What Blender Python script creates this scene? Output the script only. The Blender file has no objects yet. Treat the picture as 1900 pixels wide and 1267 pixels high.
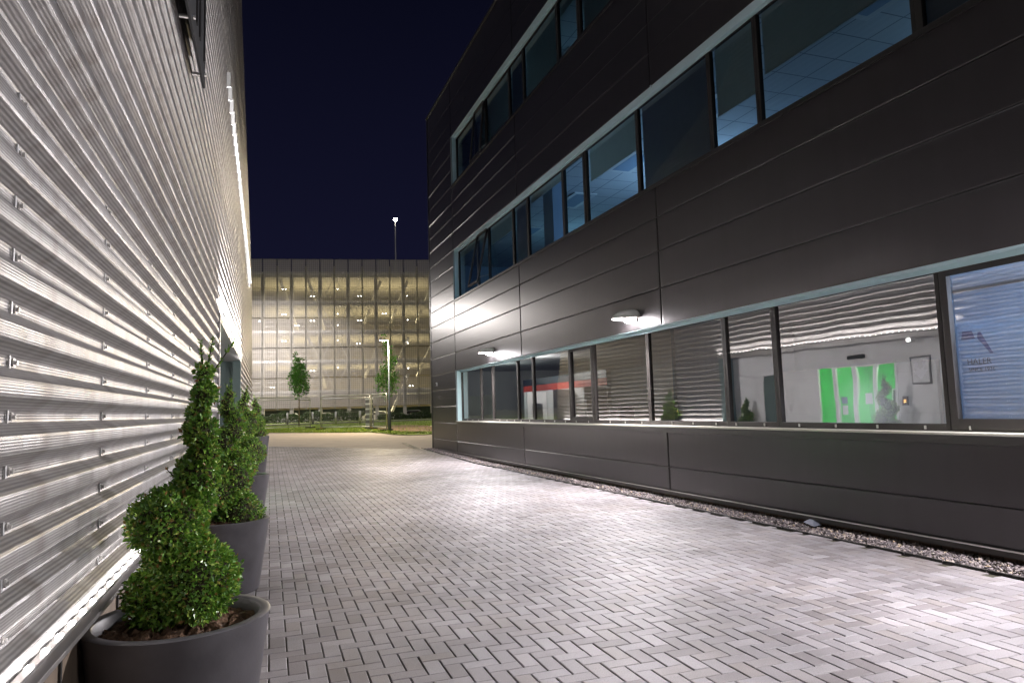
import bpy, math, random
import numpy as np
from mathutils import Vector, Matrix
random.seed(7); rng = np.random.default_rng(7)
PI = math.pi
scene = bpy.context.scene
COL = scene.collection
# ---------------------------------------------------------------- camera
cam_d = bpy.data.cameras.new('camera'); cam = bpy.data.objects.new('camera', cam_d); COL.objects.link(cam)
YAW, PITCH, ROLL = 0.3345303, 0.0950513, -0.03
fwd = Vector((math.sin(YAW)*math.cos(PITCH), math.cos(YAW)*math.cos(PITCH), math.sin(PITCH)))
rt0 = Vector((math.cos(YAW), -math.sin(YAW), 0)); up0 = rt0.cross(fwd)
rt = rt0*math.cos(ROLL)+up0*math.sin(ROLL); up = up0*math.cos(ROLL)-rt0*math.sin(ROLL)
m = Matrix((rt, up, -fwd)).transposed().to_4x4(); m.translation = Vector((0, 0, 1.4))
cam.matrix_world = m
cam_d.sensor_width = 36; cam_d.lens = 1300/1900*36; cam_d.clip_end = 2000; cam_d.clip_start = .05
scene.camera = cam
# ---------------------------------------------------------------- night sky
w = bpy.data.worlds.new('World'); scene.world = w; w.use_nodes = True
nt = w.node_tree; nt.nodes.clear()
tc = nt.nodes.new('ShaderNodeTexCoord'); sx = nt.nodes.new('ShaderNodeSeparateXYZ'); rp = nt.nodes.new('ShaderNodeValToRGB')
bg = nt.nodes.new('ShaderNodeBackground'); wo = nt.nodes.new('ShaderNodeOutputWorld')
nt.links.new(tc.outputs['Generated'], sx.inputs[0]); nt.links.new(sx.outputs['Z'], rp.inputs[0])
nt.links.new(rp.outputs[0], bg.inputs[0]); nt.links.new(bg.outputs[0], wo.inputs[0])
rp.color_ramp.elements[0].position = 0.0; rp.color_ramp.elements[0].color = (.0085, .0088, .028, 1); x_ = rp.color_ramp.elements.new(.16); x_.color = (.0052, .0060, .0225, 1)
rp.color_ramp.elements[1].position = .62; rp.color_ramp.elements[1].color = (.0017, .0020, .0062, 1)
bg.inputs[1].default_value = .5
# ---------------------------------------------------------------- exposure
vs = scene.view_settings; vs.view_transform = 'Standard'; vs.look = 'None'; vs.exposure = 1.0; vs.gamma = 1; vs.use_curve_mapping = False
scene.cycles.max_bounces = 8; scene.cycles.transparent_max_bounces = 16; scene.cycles.sample_clamp_indirect = 6
scene.cycles.caustics_reflective = False; scene.cycles.caustics_refractive = False
scene.cycles.use_denoising = True

def gz(Y): return float(np.interp(Y, [-99, 18, 36, 52, 75, 400], [0, 0, .36, .5, .65, .65]))

# ---------------------------------------------------------------- helpers
class MB:
    def __init__(s): s.v = []; s.f = []; s.m = []
    def quad(s, a, b, c, d, mi=0):
        n = len(s.v); s.v += [a, b, c, d]; s.f.append((n, n+1, n+2, n+3)); s.m.append(mi)
    def poly(s, pts, mi=0):
        n = len(s.v); s.v += list(pts); s.f.append(tuple(range(n, n+len(pts)))); s.m.append(mi)
    def box(s, x0, x1, y0, y1, z0, z1, mi=0):
        if x0 > x1: x0, x1 = x1, x0
        if y0 > y1: y0, y1 = y1, y0
        if z0 > z1: z0, z1 = z1, z0
        n = len(s.v)
        s.v += [(x, y, z) for z in (z0, z1) for (x, y) in ((x0, y0), (x1, y0), (x1, y1), (x0, y1))]
        for f in ((0, 3, 2, 1), (4, 5, 6, 7), (0, 1, 5, 4), (1, 2, 6, 5), (2, 3, 7, 6), (3, 0, 4, 7)):
            s.f.append(tuple(n+i for i in f)); s.m.append(mi)
    def tube(s, pts, r, seg=8, mi=0, cap=True):
        pts = [Vector(p) for p in pts]; rs = r if isinstance(r, (list, tuple)) else [r]*len(pts)
        n0 = len(s.v); prev = None
        for i, p in enumerate(pts):
            d = (pts[min(i+1, len(pts)-1)]-pts[max(i-1, 0)]).normalized()
            a = (prev - d*prev.dot(d)).normalized() if prev is not None and abs(prev.dot(d)) < .99 else d.orthogonal().normalized()
            prev = a; b = d.cross(a)
            for k in range(seg):
                t = 2*PI*k/seg; s.v.append(tuple(p+(a*math.cos(t)+b*math.sin(t))*rs[i]))
        for i in range(len(pts)-1):
            for k in range(seg):
                a0 = n0+i*seg+k; a1 = n0+i*seg+(k+1) % seg
                s.f.append((a0, a1, a1+seg, a0+seg)); s.m.append(mi)
        if cap:
            s.f.append(tuple(n0+k for k in range(seg))[::-1]); s.m.append(mi)
            e = n0+(len(pts)-1)*seg; s.f.append(tuple(e+k for k in range(seg))); s.m.append(mi)
    def lathe(s, prof, c=(0, 0, 0), seg=48, mi=0, close=False):
        n0 = len(s.v)
        for r, z in prof:
            for k in range(seg):
                t = 2*PI*k/seg; s.v.append((c[0]+r*math.cos(t), c[1]+r*math.sin(t), c[2]+z))
        for i in range(len(prof)-1):
            for k in range(seg):
                a0 = n0+i*seg+k; a1 = n0+i*seg+(k+1) % seg
                s.f.append((a0, a1, a1+seg, a0+seg)); s.m.append(mi)
    def build(s, name, mats, parent=None, smooth=False, bevel=0, loc=None):
        me = bpy.data.meshes.new(name); me.from_pydata(s.v, [], s.f)
        mats = mats if isinstance(mats, (list, tuple)) else [mats]
        for a in mats: me.materials.append(a)
        if len(mats) > 1: me.polygons.foreach_set('material_index', s.m)
        if smooth: me.polygons.foreach_set('use_smooth', [True]*len(me.polygons))
        me.update(); o = bpy.data.objects.new(name, me); COL.objects.link(o)
        if parent is not None: o.parent = parent
        if loc is not None: o.location = loc
        if bevel:
            b = o.modifiers.new('bevel', 'BEVEL'); b.width = bevel; b.segments = 2; b.limit_method = 'ANGLE'
        return o
def empty(name, loc=(0, 0, 0), rz=0):
    o = bpy.data.objects.new(name, None); COL.objects.link(o); o.location = loc; o.rotation_euler = (0, 0, rz); return o
def tag(o, label=None, cat=None, group=None, kind=None):
    if label: o['label'] = label
    if cat: o['category'] = cat
    if group: o['group'] = group
    if kind: o['kind'] = kind
    return o
def copy_tree(o, parent=None):
    c = o.copy(); COL.objects.link(c)
    if parent is not None: c.parent = parent
    for ch in list(o.children): copy_tree(ch, c)
    return c

# ---------------------------------------------------------------- materials
def mat(name, col=(.5, .5, .5), rough=.5, metal=0, spec=.5, coat=0):
    mt = bpy.data.materials.new(name); mt.use_nodes = True
    b = mt.node_tree.nodes['Principled BSDF']
    b.inputs['Base Color'].default_value = (*col, 1); b.inputs['Roughness'].default_value = rough
    b.inputs['Metallic'].default_value = metal; b.inputs['Specular IOR Level'].default_value = spec
    b.inputs['Coat Weight'].default_value = coat
    mt.N = None
    return mt
def _mat(*a, **k):
    mt = bpy.data.materials.new(a[0]); return mt
def mk(name, col, rough=.5, metal=0, spec=.5, var=0, vscale=3, bump=0, bscale=40, rvar=0, stretch=(1, 1, 1), detail=5, coat=0):
    """procedural surface: colour varied by noise, roughness varied, fine bump"""
    mt = bpy.data.materials.new(name); mt.use_nodes = True; t = mt.node_tree; N = t.nodes; L = t.links
    b = N['Principled BSDF']; b.inputs['Roughness'].default_value = rough; b.inputs['Metallic'].default_value = metal
    b.inputs['Specular IOR Level'].default_value = spec; b.inputs['Base Color'].default_value = (*col, 1); b.inputs['Coat Weight'].default_value = coat
    tcn = N.new('ShaderNodeTexCoord'); mp = N.new('ShaderNodeMapping'); L.new(tcn.outputs['Object'], mp.inputs[0]); mp.inputs['Scale'].default_value = stretch
    if var or rvar:
        n = N.new('ShaderNodeTexNoise'); n.inputs['Scale'].default_value = vscale; n.inputs['Detail'].default_value = detail; L.new(mp.outputs[0], n.inputs[0])
        if var:
            r = N.new('ShaderNodeMapRange'); r.inputs[1].default_value = .15; r.inputs[2].default_value = .85; r.inputs[3].default_value = 1-var*1.6; r.inputs[4].default_value = 1+var*1.6
            L.new(n.outputs[0], r.inputs[0]); mx = N.new('ShaderNodeVectorMath'); mx.operation = 'SCALE'; mx.inputs[0].default_value = col
            L.new(r.outputs[0], mx.inputs['Scale']); L.new(mx.outputs[0], b.inputs['Base Color'])
        if rvar:
            r = N.new('ShaderNodeMapRange'); r.inputs[1].default_value = .1; r.inputs[2].default_value = .9; r.inputs[3].default_value = rough-2*rvar; r.inputs[4].default_value = rough+2*rvar
            L.new(n.outputs[0], r.inputs[0]); L.new(r.outputs[0], b.inputs['Roughness'])
    if bump:
        n2 = N.new('ShaderNodeTexNoise'); n2.inputs['Scale'].default_value = bscale; n2.inputs['Detail'].default_value = 4; L.new(mp.outputs[0], n2.inputs[0])
        bp = N.new('ShaderNodeBump'); bp.inputs['Strength'].default_value = bump; bp.inputs['Distance'].default_value = .01; L.new(n2.outputs[0], bp.inputs['Height']); L.new(bp.outputs[0], b.inputs['Normal'])
    return mt
def emit(name, col, s):
    mt = bpy.data.materials.new(name); mt.use_nodes = True; t = mt.node_tree; b = t.nodes['Principled BSDF']
    b.inputs['Base Color'].default_value = (.8, .8, .8, 1); b.inputs['Emission Color'].default_value = (*col, 1); b.inputs['Emission Strength'].default_value = s
    return mt
def glass(name, tint=(.8, .85, .85), ior=1.6, rough=0.0, wave=.0):
    mt = bpy.data.materials.new(name); mt.use_nodes = True; t = mt.node_tree; N = t.nodes; L = t.links; N.clear()
    o = N.new('ShaderNodeOutputMaterial'); mx = N.new('ShaderNodeMixShader'); tr = N.new('ShaderNodeBsdfTransparent'); gl = N.new('ShaderNodeBsdfGlossy')
    fr = N.new('ShaderNodeFresnel'); fr.inputs[0].default_value = ior; tr.inputs[0].default_value = (*tint, 1); gl.inputs['Roughness'].default_value = rough
    L.new(fr.outputs[0], mx.inputs[0]); L.new(tr.outputs[0], mx.inputs[1]); L.new(gl.outputs[0], mx.inputs[2]); L.new(mx.outputs[0], o.inputs[0])
    if wave:
        tcn = N.new('ShaderNodeTexCoord'); n = N.new('ShaderNodeTexNoise'); n.inputs['Scale'].default_value = 1.6; n.inputs['Detail'].default_value = 1
        L.new(tcn.outputs['Object'], n.inputs[0]); bp = N.new('ShaderNodeBump'); bp.inputs['Strength'].default_value = wave; bp.inputs['Distance'].default_value = .02
        L.new(n.outputs[0], bp.inputs['Height']); L.new(bp.outputs[0], gl.inputs['Normal'])
    return mt

M = {}
M['panel'] = mk('dark_metal_panel', (.060, .055, .058), .29, .45, .6, var=.045, vscale=2, rvar=.008, stretch=(1, 3, .3), detail=2)
M['joint'] = mk('joint_black', (.012, .012, .012), .6)
M['trimdark'] = mk('dark_trim', (.055, .052, .05), .32, .5)
M['blue'] = mk('pale_blue_reveal', (.60, .80, .83), .5, var=.05, vscale=2)
M['sillcap'] = mk('pale_sill_cap', (.62, .60, .52), .4, .1, var=.08, vscale=3)
M['frame'] = mk('window_frame_brown', (.034, .030, .028), .5, 0, .35)
M['glass'] = glass('window_glass', (.88, .90, .90), 4.2, 0, .07)
M['glass_dark'] = glass('window_glass_upper', (.66, .76, .80), 1.6, 0, .04)
M['white'] = mk('white_paint', (.74, .74, .73), .55, var=.04, vscale=2)
M['blind'] = mk('grey_roller_blind', (.34, .35, .33), .8, var=.05, vscale=8, bump=.15, bscale=300)
M['blind_dark'] = mk('dark_roller_blind', (.13, .13, .14), .8, var=.05, vscale=8, bump=.15, bscale=300)
def cloth(name, col, tr):
    mt = mk(name, col, .85, var=.05, vscale=8); t = mt.node_tree; N = t.nodes; L = t.links; b = N['Principled BSDF']; o = [n for n in N if n.type == 'OUTPUT_MATERIAL'][0]
    tl = N.new('ShaderNodeBsdfTranslucent'); tl.inputs[0].default_value = (*[c*1.3 for c in col], 1); mx = N.new('ShaderNodeMixShader'); mx.inputs[0].default_value = tr
    L.new(b.outputs[0], mx.inputs[1]); L.new(tl.outputs[0], mx.inputs[2]); L.new(mx.outputs[0], o.inputs[0]); return mt
M['blind'] = cloth('grey_roller_blind', (.72, .74, .68), .35); M['blind_dark'] = cloth('dark_roller_blind', (.42, .42, .45), .3)
M['carpet'] = mk('office_carpet', (.10, .11, .13), .9, var=.1)
M['wallblue'] = mk('blue_office_wall', (.30, .40, .52), .7, var=.04)
M['red'] = mk('red_stripe', (.40, .045, .03), .6)
M['navy'] = mk('navy_band', (.015, .02, .03), .5)
M['brick'] = None
M['alu'] = mk('silver_metal', (.62, .60, .58), .33, .85, var=.06)
M['galv'] = mk('galvanised', (.50, .50, .50), .45, .7, var=.15, vscale=12)
M['pot'] = mk('graphite_pot', (.085, .080, .086), .42, 0, .5, var=.22, vscale=7, bump=.05, bscale=60, rvar=.06)
_n = M['pot'].node_tree; _b = _n.nodes['Principled BSDF']; _t = _n.nodes.new('ShaderNodeTexNoise'); _t.inputs['Scale'].default_value = 38; _t.inputs['Detail'].default_value = 8; _t.inputs['Roughness'].default_value = .8
_c = _n.nodes.new('ShaderNodeTexCoord'); _n.links.new(_c.outputs['Object'], _t.inputs[0]); _r = _n.nodes.new('ShaderNodeMapRange'); _r.inputs[1].default_value = .66; _r.inputs[2].default_value = .74; _r.inputs[4].default_value = .5; _n.links.new(_t.outputs[0], _r.inputs[0])
_m = _n.nodes.new('ShaderNodeMix'); _m.data_type = 'RGBA'; _o = _b.inputs['Base Color'].links[0].from_socket; _n.links.new(_o, _m.inputs[6]); _m.inputs[7].default_value = (.22, .20, .18, 1); _n.links.new(_r.outputs[0], _m.inputs[0]); _n.links.new(_m.outputs[2], _b.inputs['Base Color'])
M['soil'] = mk('soil', (.10, .055, .03), .95, var=.5, vscale=40, bump=1, bscale=80)
M['bark'] = mk('bark', (.16, .12, .08), .9, var=.3, vscale=20, bump=.5, bscale=60)
M['stem_core'] = mk('stem_dark_core', (.04, .035, .018), .9, var=.3, vscale=30, bump=1, bscale=50)
M['concrete'] = mk('concrete', (.36, .34, .30), .8, var=.12, vscale=1.2)
M['blackplastic'] = mk('black_plastic', (.02, .02, .022), .65)
M['rubber'] = mk('rubber', (.03, .028, .025), .8)
M['yellow'] = mk('yellow_clamp', (.5, .36, .04), .5)
M['green_wall'] = mk('green_wall_paint', (.06, .70, .14), .6, var=.03)
M['doorgrey'] = mk('grey_green_door', (.10, .14, .13), .5)
M['hood'] = mk('pale_lamp_hood', (.75, .73, .70), .45, .2, var=.05)
M['paper'] = mk('paper_notice', (.75, .74, .78), .7)
M['bluepaper'] = mk('blue_notice', (.16, .22, .34), .6)
def leafmat(name, cols):
    mt = bpy.data.materials.new(name); mt.use_nodes = True; t = mt.node_tree; N = t.nodes; L = t.links; b = N['Principled BSDF']
    g = N.new('ShaderNodeNewGeometry'); r = N.new('ShaderNodeValToRGB'); L.new(g.outputs['Random Per Island'], r.inputs[0])
    e = r.color_ramp.elements; e[0].color = (*cols[0][1], 1); e[0].position = cols[0][0]; e[1].color = (*cols[-1][1], 1); e[1].position = cols[-1][0]
    for p, c in cols[1:-1]:
        x = e.new(p); x.color = (*c, 1)
    L.new(r.outputs[0], b.inputs['Base Color']); b.inputs['Roughness'].default_value = .32; b.inputs['Specular IOR Level'].default_value = .6
    if 'leaves' in name:
        o = [n for n in N if n.type == 'OUTPUT_MATERIAL'][0]; tl = N.new('ShaderNodeBsdfTranslucent'); mx = N.new('ShaderNodeMixShader'); mx.inputs[0].default_value = .22
        L.new(r.outputs[0], tl.inputs[0]); L.new(b.outputs[0], mx.inputs[1]); L.new(tl.outputs[0], mx.inputs[2]); L.new(mx.outputs[0], o.inputs[0])
    return mt
M['box'] = leafmat('box_leaves', [(0, (.06, .15, .02)), (.35, (.12, .27, .035)), (.7, (.22, .40, .05)), (.93, (.38, .48, .09)), (.975, (.30, .17, .05)), (1, (.38, .2, .08))])
M['treeleaf'] = leafmat('tree_leaves', [(0, (.035, .12, .016)), (.5, (.065, .20, .024)), (1, (.12, .29, .04))])
M['hedgeleaf'] = leafmat('hedge_leaves', [(0, (.02, .04, .012)), (.5, (.03, .06, .016)), (1, (.05, .09, .02))])

# pavers: colour per brick, fine grain, stains of their own
def paver_mat():
    mt = bpy.data.materials.new('block_paver'); mt.use_nodes = True; t = mt.node_tree; N = t.nodes; L = t.links; b = N['Principled BSDF']
    g = N.new('ShaderNodeNewGeometry'); r = N.new('ShaderNodeValToRGB'); L.new(g.outputs['Random Per Island'], r.inputs[0])
    e = r.color_ramp.elements; e[0].color = (.17, .15, .152, 1); e[1].color = (.31, .285, .295, 1)
    for p, c in ((.15, (.215, .195, .202)), (.6, (.262, .245, .256)), (.82, (.23, .205, .20)), (.93, (.285, .268, .28))):
        x = e.new(p); x.color = (*c, 1)
    tcn = N.new('ShaderNodeTexCoord'); n = N.new('ShaderNodeTexNoise'); n.inputs['Scale'].default_value = .9; n.inputs['Detail'].default_value = 6; L.new(tcn.outputs['Object'], n.inputs[0])
    mr = N.new('ShaderNodeMapRange'); mr.inputs[1].default_value = .35; mr.inputs[2].default_value = .7; mr.inputs[3].default_value = .68; mr.inputs[4].default_value = 1.22; L.new(n.outputs[0], mr.inputs[0])
    n3 = N.new('ShaderNodeTexNoise'); n3.inputs['Scale'].default_value = 160; n3.inputs['Detail'].default_value = 3; L.new(tcn.outputs['Object'], n3.inputs[0])
    m3 = N.new('ShaderNodeMapRange'); m3.inputs[1].default_value = .3; m3.inputs[2].default_value = .7; m3.inputs[3].default_value = .8; m3.inputs[4].default_value = 1.2; L.new(n3.outputs[0], m3.inputs[0])
    mu = N.new('ShaderNodeMath'); mu.operation = 'MULTIPLY'; L.new(mr.outputs[0], mu.inputs[0]); L.new(m3.outputs[0], mu.inputs[1])
    sc = N.new('ShaderNodeVectorMath'); sc.operation = 'SCALE'; L.new(r.outputs[0], sc.inputs[0]); L.new(mu.outputs[0], sc.inputs['Scale']); L.new(sc.outputs[0], b.inputs['Base Color'])
    n5 = N.new('ShaderNodeTexNoise'); n5.inputs['Scale'].default_value = .35; n5.inputs['Detail'].default_value = 9; n5.inputs['Roughness'].default_value = .7; L.new(tcn.outputs['Object'], n5.inputs[0])
    m5 = N.new('ShaderNodeMapRange'); m5.interpolation_type = 'SMOOTHSTEP'; m5.inputs[1].default_value = .54; m5.inputs[2].default_value = .66; m5.inputs[3].default_value = 0; m5.inputs[4].default_value = .45; L.new(n5.outputs[0], m5.inputs[0])
    mx5 = N.new('ShaderNodeMix'); mx5.data_type = 'RGBA'; L.new(m5.outputs[0], mx5.inputs[0]); L.new(sc.outputs[0], mx5.inputs[6]); mx5.inputs[7].default_value = (.15, .125, .105, 1); L.new(mx5.outputs[2], b.inputs['Base Color'])
    b.inputs['Roughness'].default_value = .60
    bp = N.new('ShaderNodeBump'); bp.inputs['Strength'].default_value = .35; bp.inputs['Distance'].default_value = .002; L.new(n3.outputs[0], bp.inputs['Height']); L.new(bp.outputs[0], b.inputs['Normal'])
    return mt
M['paver'] = paver_mat()
M['joints'] = mk('joint_sand', (.05, .046, .03), .95, var=.6, vscale=9)
M['asphalt'] = mk('tan_road', (.44, .37, .30), .85, var=.12, vscale=1.5, bump=.2, bscale=120)
M['earth'] = mk('earth', (.06, .05, .03), .95, var=.3, vscale=.5)
M['lawn'] = mk('lawn', (.19, .26, .035), .95, var=.35, vscale=2.0, bump=.6, bscale=60)

# ribbed metal cladding: fine horizontal ribs 8 mm apart
def clad_mat():
    mt = bpy.data.materials.new('ribbed_cladding'); mt.use_nodes = True; t = mt.node_tree; N = t.nodes; L = t.links; b = N['Principled BSDF']
    b.inputs['Metallic'].default_value = .60; b.inputs['Anisotropic'].default_value = .3; tg = N.new('ShaderNodeCombineXYZ'); tg.inputs[1].default_value = 1.0; L.new(tg.outputs[0], b.inputs['Tangent'])
    tcn = N.new('ShaderNodeTexCoord'); wv = N.new('ShaderNodeTexWave'); wv.wave_type = 'BANDS'; wv.bands_direction = 'Z'; wv.inputs['Scale'].default_value = 1/.0075/ (2*PI) * PI * .3183 * 3.1416 / 1.0 * .3183
    wv.inputs['Distortion'].default_value = 0; L.new(tcn.outputs['Object'], wv.inputs[0])
    mp = N.new('ShaderNodeMapping'); mp.inputs['Scale'].default_value = (1, 3, .12); L.new(tcn.outputs['Object'], mp.inputs[0])
    n = N.new('ShaderNodeTexNoise'); n.inputs['Scale'].default_value = 2.2; n.inputs['Detail'].default_value = 7; L.new(mp.outputs[0], n.inputs[0])
    r = N.new('ShaderNodeMapRange'); r.inputs[1].default_value = .3; r.inputs[2].default_value = .7; r.inputs[3].default_value = .36; r.inputs[4].default_value = .45; L.new(n.outputs[0], r.inputs[0]); L.new(r.outputs[0], b.inputs['Roughness'])
    # vertical runs of dirt
    mp2 = N.new('ShaderNodeMapping'); mp2.inputs['Scale'].default_value = (1, 6, .35); L.new(tcn.outputs['Object'], mp2.inputs[0])
    n2 = N.new('ShaderNodeTexNoise'); n2.inputs['Scale'].default_value = 1.6; n2.inputs['Detail'].default_value = 5; L.new(mp2.outputs[0], n2.inputs[0])
    cr = N.new('ShaderNodeValToRGB'); cr.color_ramp.elements[0].position = .25; cr.color_ramp.elements[0].color = (.24, .215, .20, 1); cr.color_ramp.elements[1].position = .55; cr.color_ramp.elements[1].color = (.36, .345, .338, 1)
    L.new(n2.outputs[0], cr.inputs[0])
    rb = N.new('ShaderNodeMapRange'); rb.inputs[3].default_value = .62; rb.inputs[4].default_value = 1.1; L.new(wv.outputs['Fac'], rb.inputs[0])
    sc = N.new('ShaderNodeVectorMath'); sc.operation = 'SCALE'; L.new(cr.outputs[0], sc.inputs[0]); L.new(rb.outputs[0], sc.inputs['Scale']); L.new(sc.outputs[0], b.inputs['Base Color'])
    bp = N.new('ShaderNodeBump'); bp.inputs['Strength'].default_value = .35; bp.inputs['Distance'].default_value = .0012; L.new(wv.outputs['Fac'], bp.inputs['Height']); L.new(bp.outputs[0], b.inputs['Normal'])
    return mt, wv
M['clad'], _wv = clad_mat()
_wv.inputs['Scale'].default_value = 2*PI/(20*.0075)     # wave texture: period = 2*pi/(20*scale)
M['cladsmooth'] = mk('smooth_cladding', (.42, .40, .385), .36, .7, var=.12, vscale=2, stretch=(1, .2, 1))

# brick plinth material
def brick_mat():
    mt = bpy.data.materials.new('dark_brick'); mt.use_nodes = True; t = mt.node_tree; N = t.nodes; L = t.links; b = N['Principled BSDF']
    tcn = N.new('ShaderNodeTexCoord'); mp = N.new('ShaderNodeMapping'); mp.inputs['Rotation'].default_value = (PI/2, 0, PI/2); L.new(tcn.outputs['Object'], mp.inputs[0])
    sp = N.new('ShaderNodeSeparateXYZ'); cb = N.new('ShaderNodeCombineXYZ'); L.new(tcn.outputs['Object'], sp.inputs[0]); L.new(sp.outputs['Y'], cb.inputs['X']); L.new(sp.outputs['Z'], cb.inputs['Y'])
    br = N.new('ShaderNodeTexBrick'); br.inputs['Scale'].default_value = 4.4; br.inputs['Color1'].default_value = (.07, .045, .035, 1); br.inputs['Color2'].default_value = (.12, .075, .055, 1); br.inputs['Mortar'].default_value = (.03, .027, .024, 1)
    br.inputs['Mortar Size'].default_value = .02; L.new(cb.outputs[0], br.inputs[0]); L.new(br.outputs[0], b.inputs['Base Color']); b.inputs['Roughness'].default_value = .85
    return mt
M['brick'] = brick_mat()
# woven wire mesh screens of the car park
def mesh_mat():
    mt = bpy.data.materials.new('wire_mesh_screen'); mt.use_nodes = True; t = mt.node_tree; N = t.nodes; L = t.links; N.clear()
    o = N.new('ShaderNodeOutputMaterial'); mx = N.new('ShaderNodeMixShader'); tr = N.new('ShaderNodeBsdfTransparent'); d = N.new('ShaderNodeBsdfPrincipled')
    d.inputs['Base Color'].default_value = (.50, .46, .43, 1); d.inputs['Roughness'].default_value = .5; d.inputs['Metallic'].default_value = .3
    tcn = N.new('ShaderNodeTexCoord'); sp = N.new('ShaderNodeSeparateXYZ'); L.new(tcn.outputs['Object'], sp.inputs[0])
    def line(sock, per, wd):
        a = N.new('ShaderNodeMath'); a.operation = 'DIVIDE'; a.inputs[1].default_value = per; L.new(sock, a.inputs[0])
        f = N.new('ShaderNodeMath'); f.operation = 'FRACT'; L.new(a.outputs[0], f.inputs[0])
        c = N.new('ShaderNodeMath'); c.operation = 'LESS_THAN'; c.inputs[1].default_value = wd; L.new(f.outputs[0], c.inputs[0]); return c.outputs[0]
    lx = line(sp.outputs['X'], .2, .2); lz = line(sp.outputs['Z'], .2, .2)
    mm = N.new('ShaderNodeMath'); mm.operation = 'MAXIMUM'; L.new(lx, mm.inputs[0]); L.new(lz, mm.inputs[1])
    rg = N.new('ShaderNodeMapRange'); rg.inputs[3].default_value = .42; rg.inputs[4].default_value = .68; L.new(mm.outputs[0], rg.inputs[0])
    L.new(rg.outputs[0], mx.inputs[0]); L.new(tr.outputs[0], mx.inputs[1]); L.new(d.outputs[0], mx.inputs[2]); L.new(mx.outputs[0], o.inputs[0])
    return mt
M['mesh'] = mesh_mat(); M['meshframe'] = mk('mesh_frame', (.16, .15, .14), .5, .4)
def fence_mesh_mat():
    mt = bpy.data.materials.new('fence_wire'); mt.use_nodes = True; t = mt.node_tree; N = t.nodes; L = t.links; N.clear()
    o = N.new('ShaderNodeOutputMaterial'); mx = N.new('ShaderNodeMixShader'); tr = N.new('ShaderNodeBsdfTransparent'); d = N.new('ShaderNodeBsdfPrincipled')
    d.inputs['Base Color'].default_value = (.4, .4, .4, 1); d.inputs['Metallic'].default_value = .6; d.inputs['Roughness'].default_value = .4
    tcn = N.new('ShaderNodeTexCoord'); sp = N.new('ShaderNodeSeparateXYZ'); L.new(tcn.outputs['Object'], sp.inputs[0])
    def line(sock, per, wd):
        a = N.new('ShaderNodeMath'); a.operation = 'DIVIDE'; a.inputs[1].default_value = per; L.new(sock, a.inputs[0])
        f = N.new('ShaderNodeMath'); f.operation = 'FRACT'; L.new(a.outputs[0], f.inputs[0])
        c = N.new('ShaderNodeMath'); c.operation = 'LESS_THAN'; c.inputs[1].default_value = wd; L.new(f.outputs[0], c.inputs[0]); return c.outputs[0]
    lx = line(sp.outputs['X'], .05, .08); lz = line(sp.outputs['Z'], .25, .03)
    mm = N.new('ShaderNodeMath'); mm.operation = 'MAXIMUM'; L.new(lx, mm.inputs[0]); L.new(lz, mm.inputs[1])
    L.new(mm.outputs[0], mx.inputs[0]); L.new(tr.outputs[0], mx.inputs[1]); L.new(d.outputs[0], mx.inputs[2]); L.new(mx.outputs[0], o.inputs[0])
    return mt
M['fencewire'] = fence_mesh_mat()
def ceil_mat():
    mt = bpy.data.materials.new('ceiling_tiles'); mt.use_nodes = True; t = mt.node_tree; N = t.nodes; L = t.links; b = N['Principled BSDF']
    tcn = N.new('ShaderNodeTexCoord'); sp = N.new('ShaderNodeSeparateXYZ'); L.new(tcn.outputs['Object'], sp.inputs[0]); out = []
    for ax in ('X', 'Y'):
        a = N.new('ShaderNodeMath'); a.operation = 'DIVIDE'; a.inputs[1].default_value = .6; L.new(sp.outputs[ax], a.inputs[0])
        f = N.new('ShaderNodeMath'); f.operation = 'FRACT'; L.new(a.outputs[0], f.inputs[0])
        c = N.new('ShaderNodeMath'); c.operation = 'LESS_THAN'; c.inputs[1].default_value = .035; L.new(f.outputs[0], c.inputs[0]); out.append(c.outputs[0])
    mm = N.new('ShaderNodeMath'); mm.operation = 'MAXIMUM'; L.new(out[0], mm.inputs[0]); L.new(out[1], mm.inputs[1])
    r = N.new('ShaderNodeValToRGB'); r.color_ramp.elements[0].color = (.62, .64, .66, 1); r.color_ramp.elements[1].color = (.25, .27, .3, 1); L.new(mm.outputs[0], r.inputs[0]); L.new(r.outputs[0], b.inputs['Base Color']); b.inputs['Roughness'].default_value = .85
    return mt
M['ceiling'] = ceil_mat()

# ================================================================ GROUND
YS = [-30, -8, 0, 6, 12, 18, 24, 30, 36, 44, 52, 62, 75, 120, 200, 400]
g = MB()
for a, b in zip(YS[:-1], YS[1:]):
    g.quad((-300, a, gz(a)-.06), (400, a, gz(a)-.06), (400, b, gz(b)-.06), (-300, b, gz(b)-.06))
tag(g.build('ground', M['earth']), kind='structure')
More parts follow.
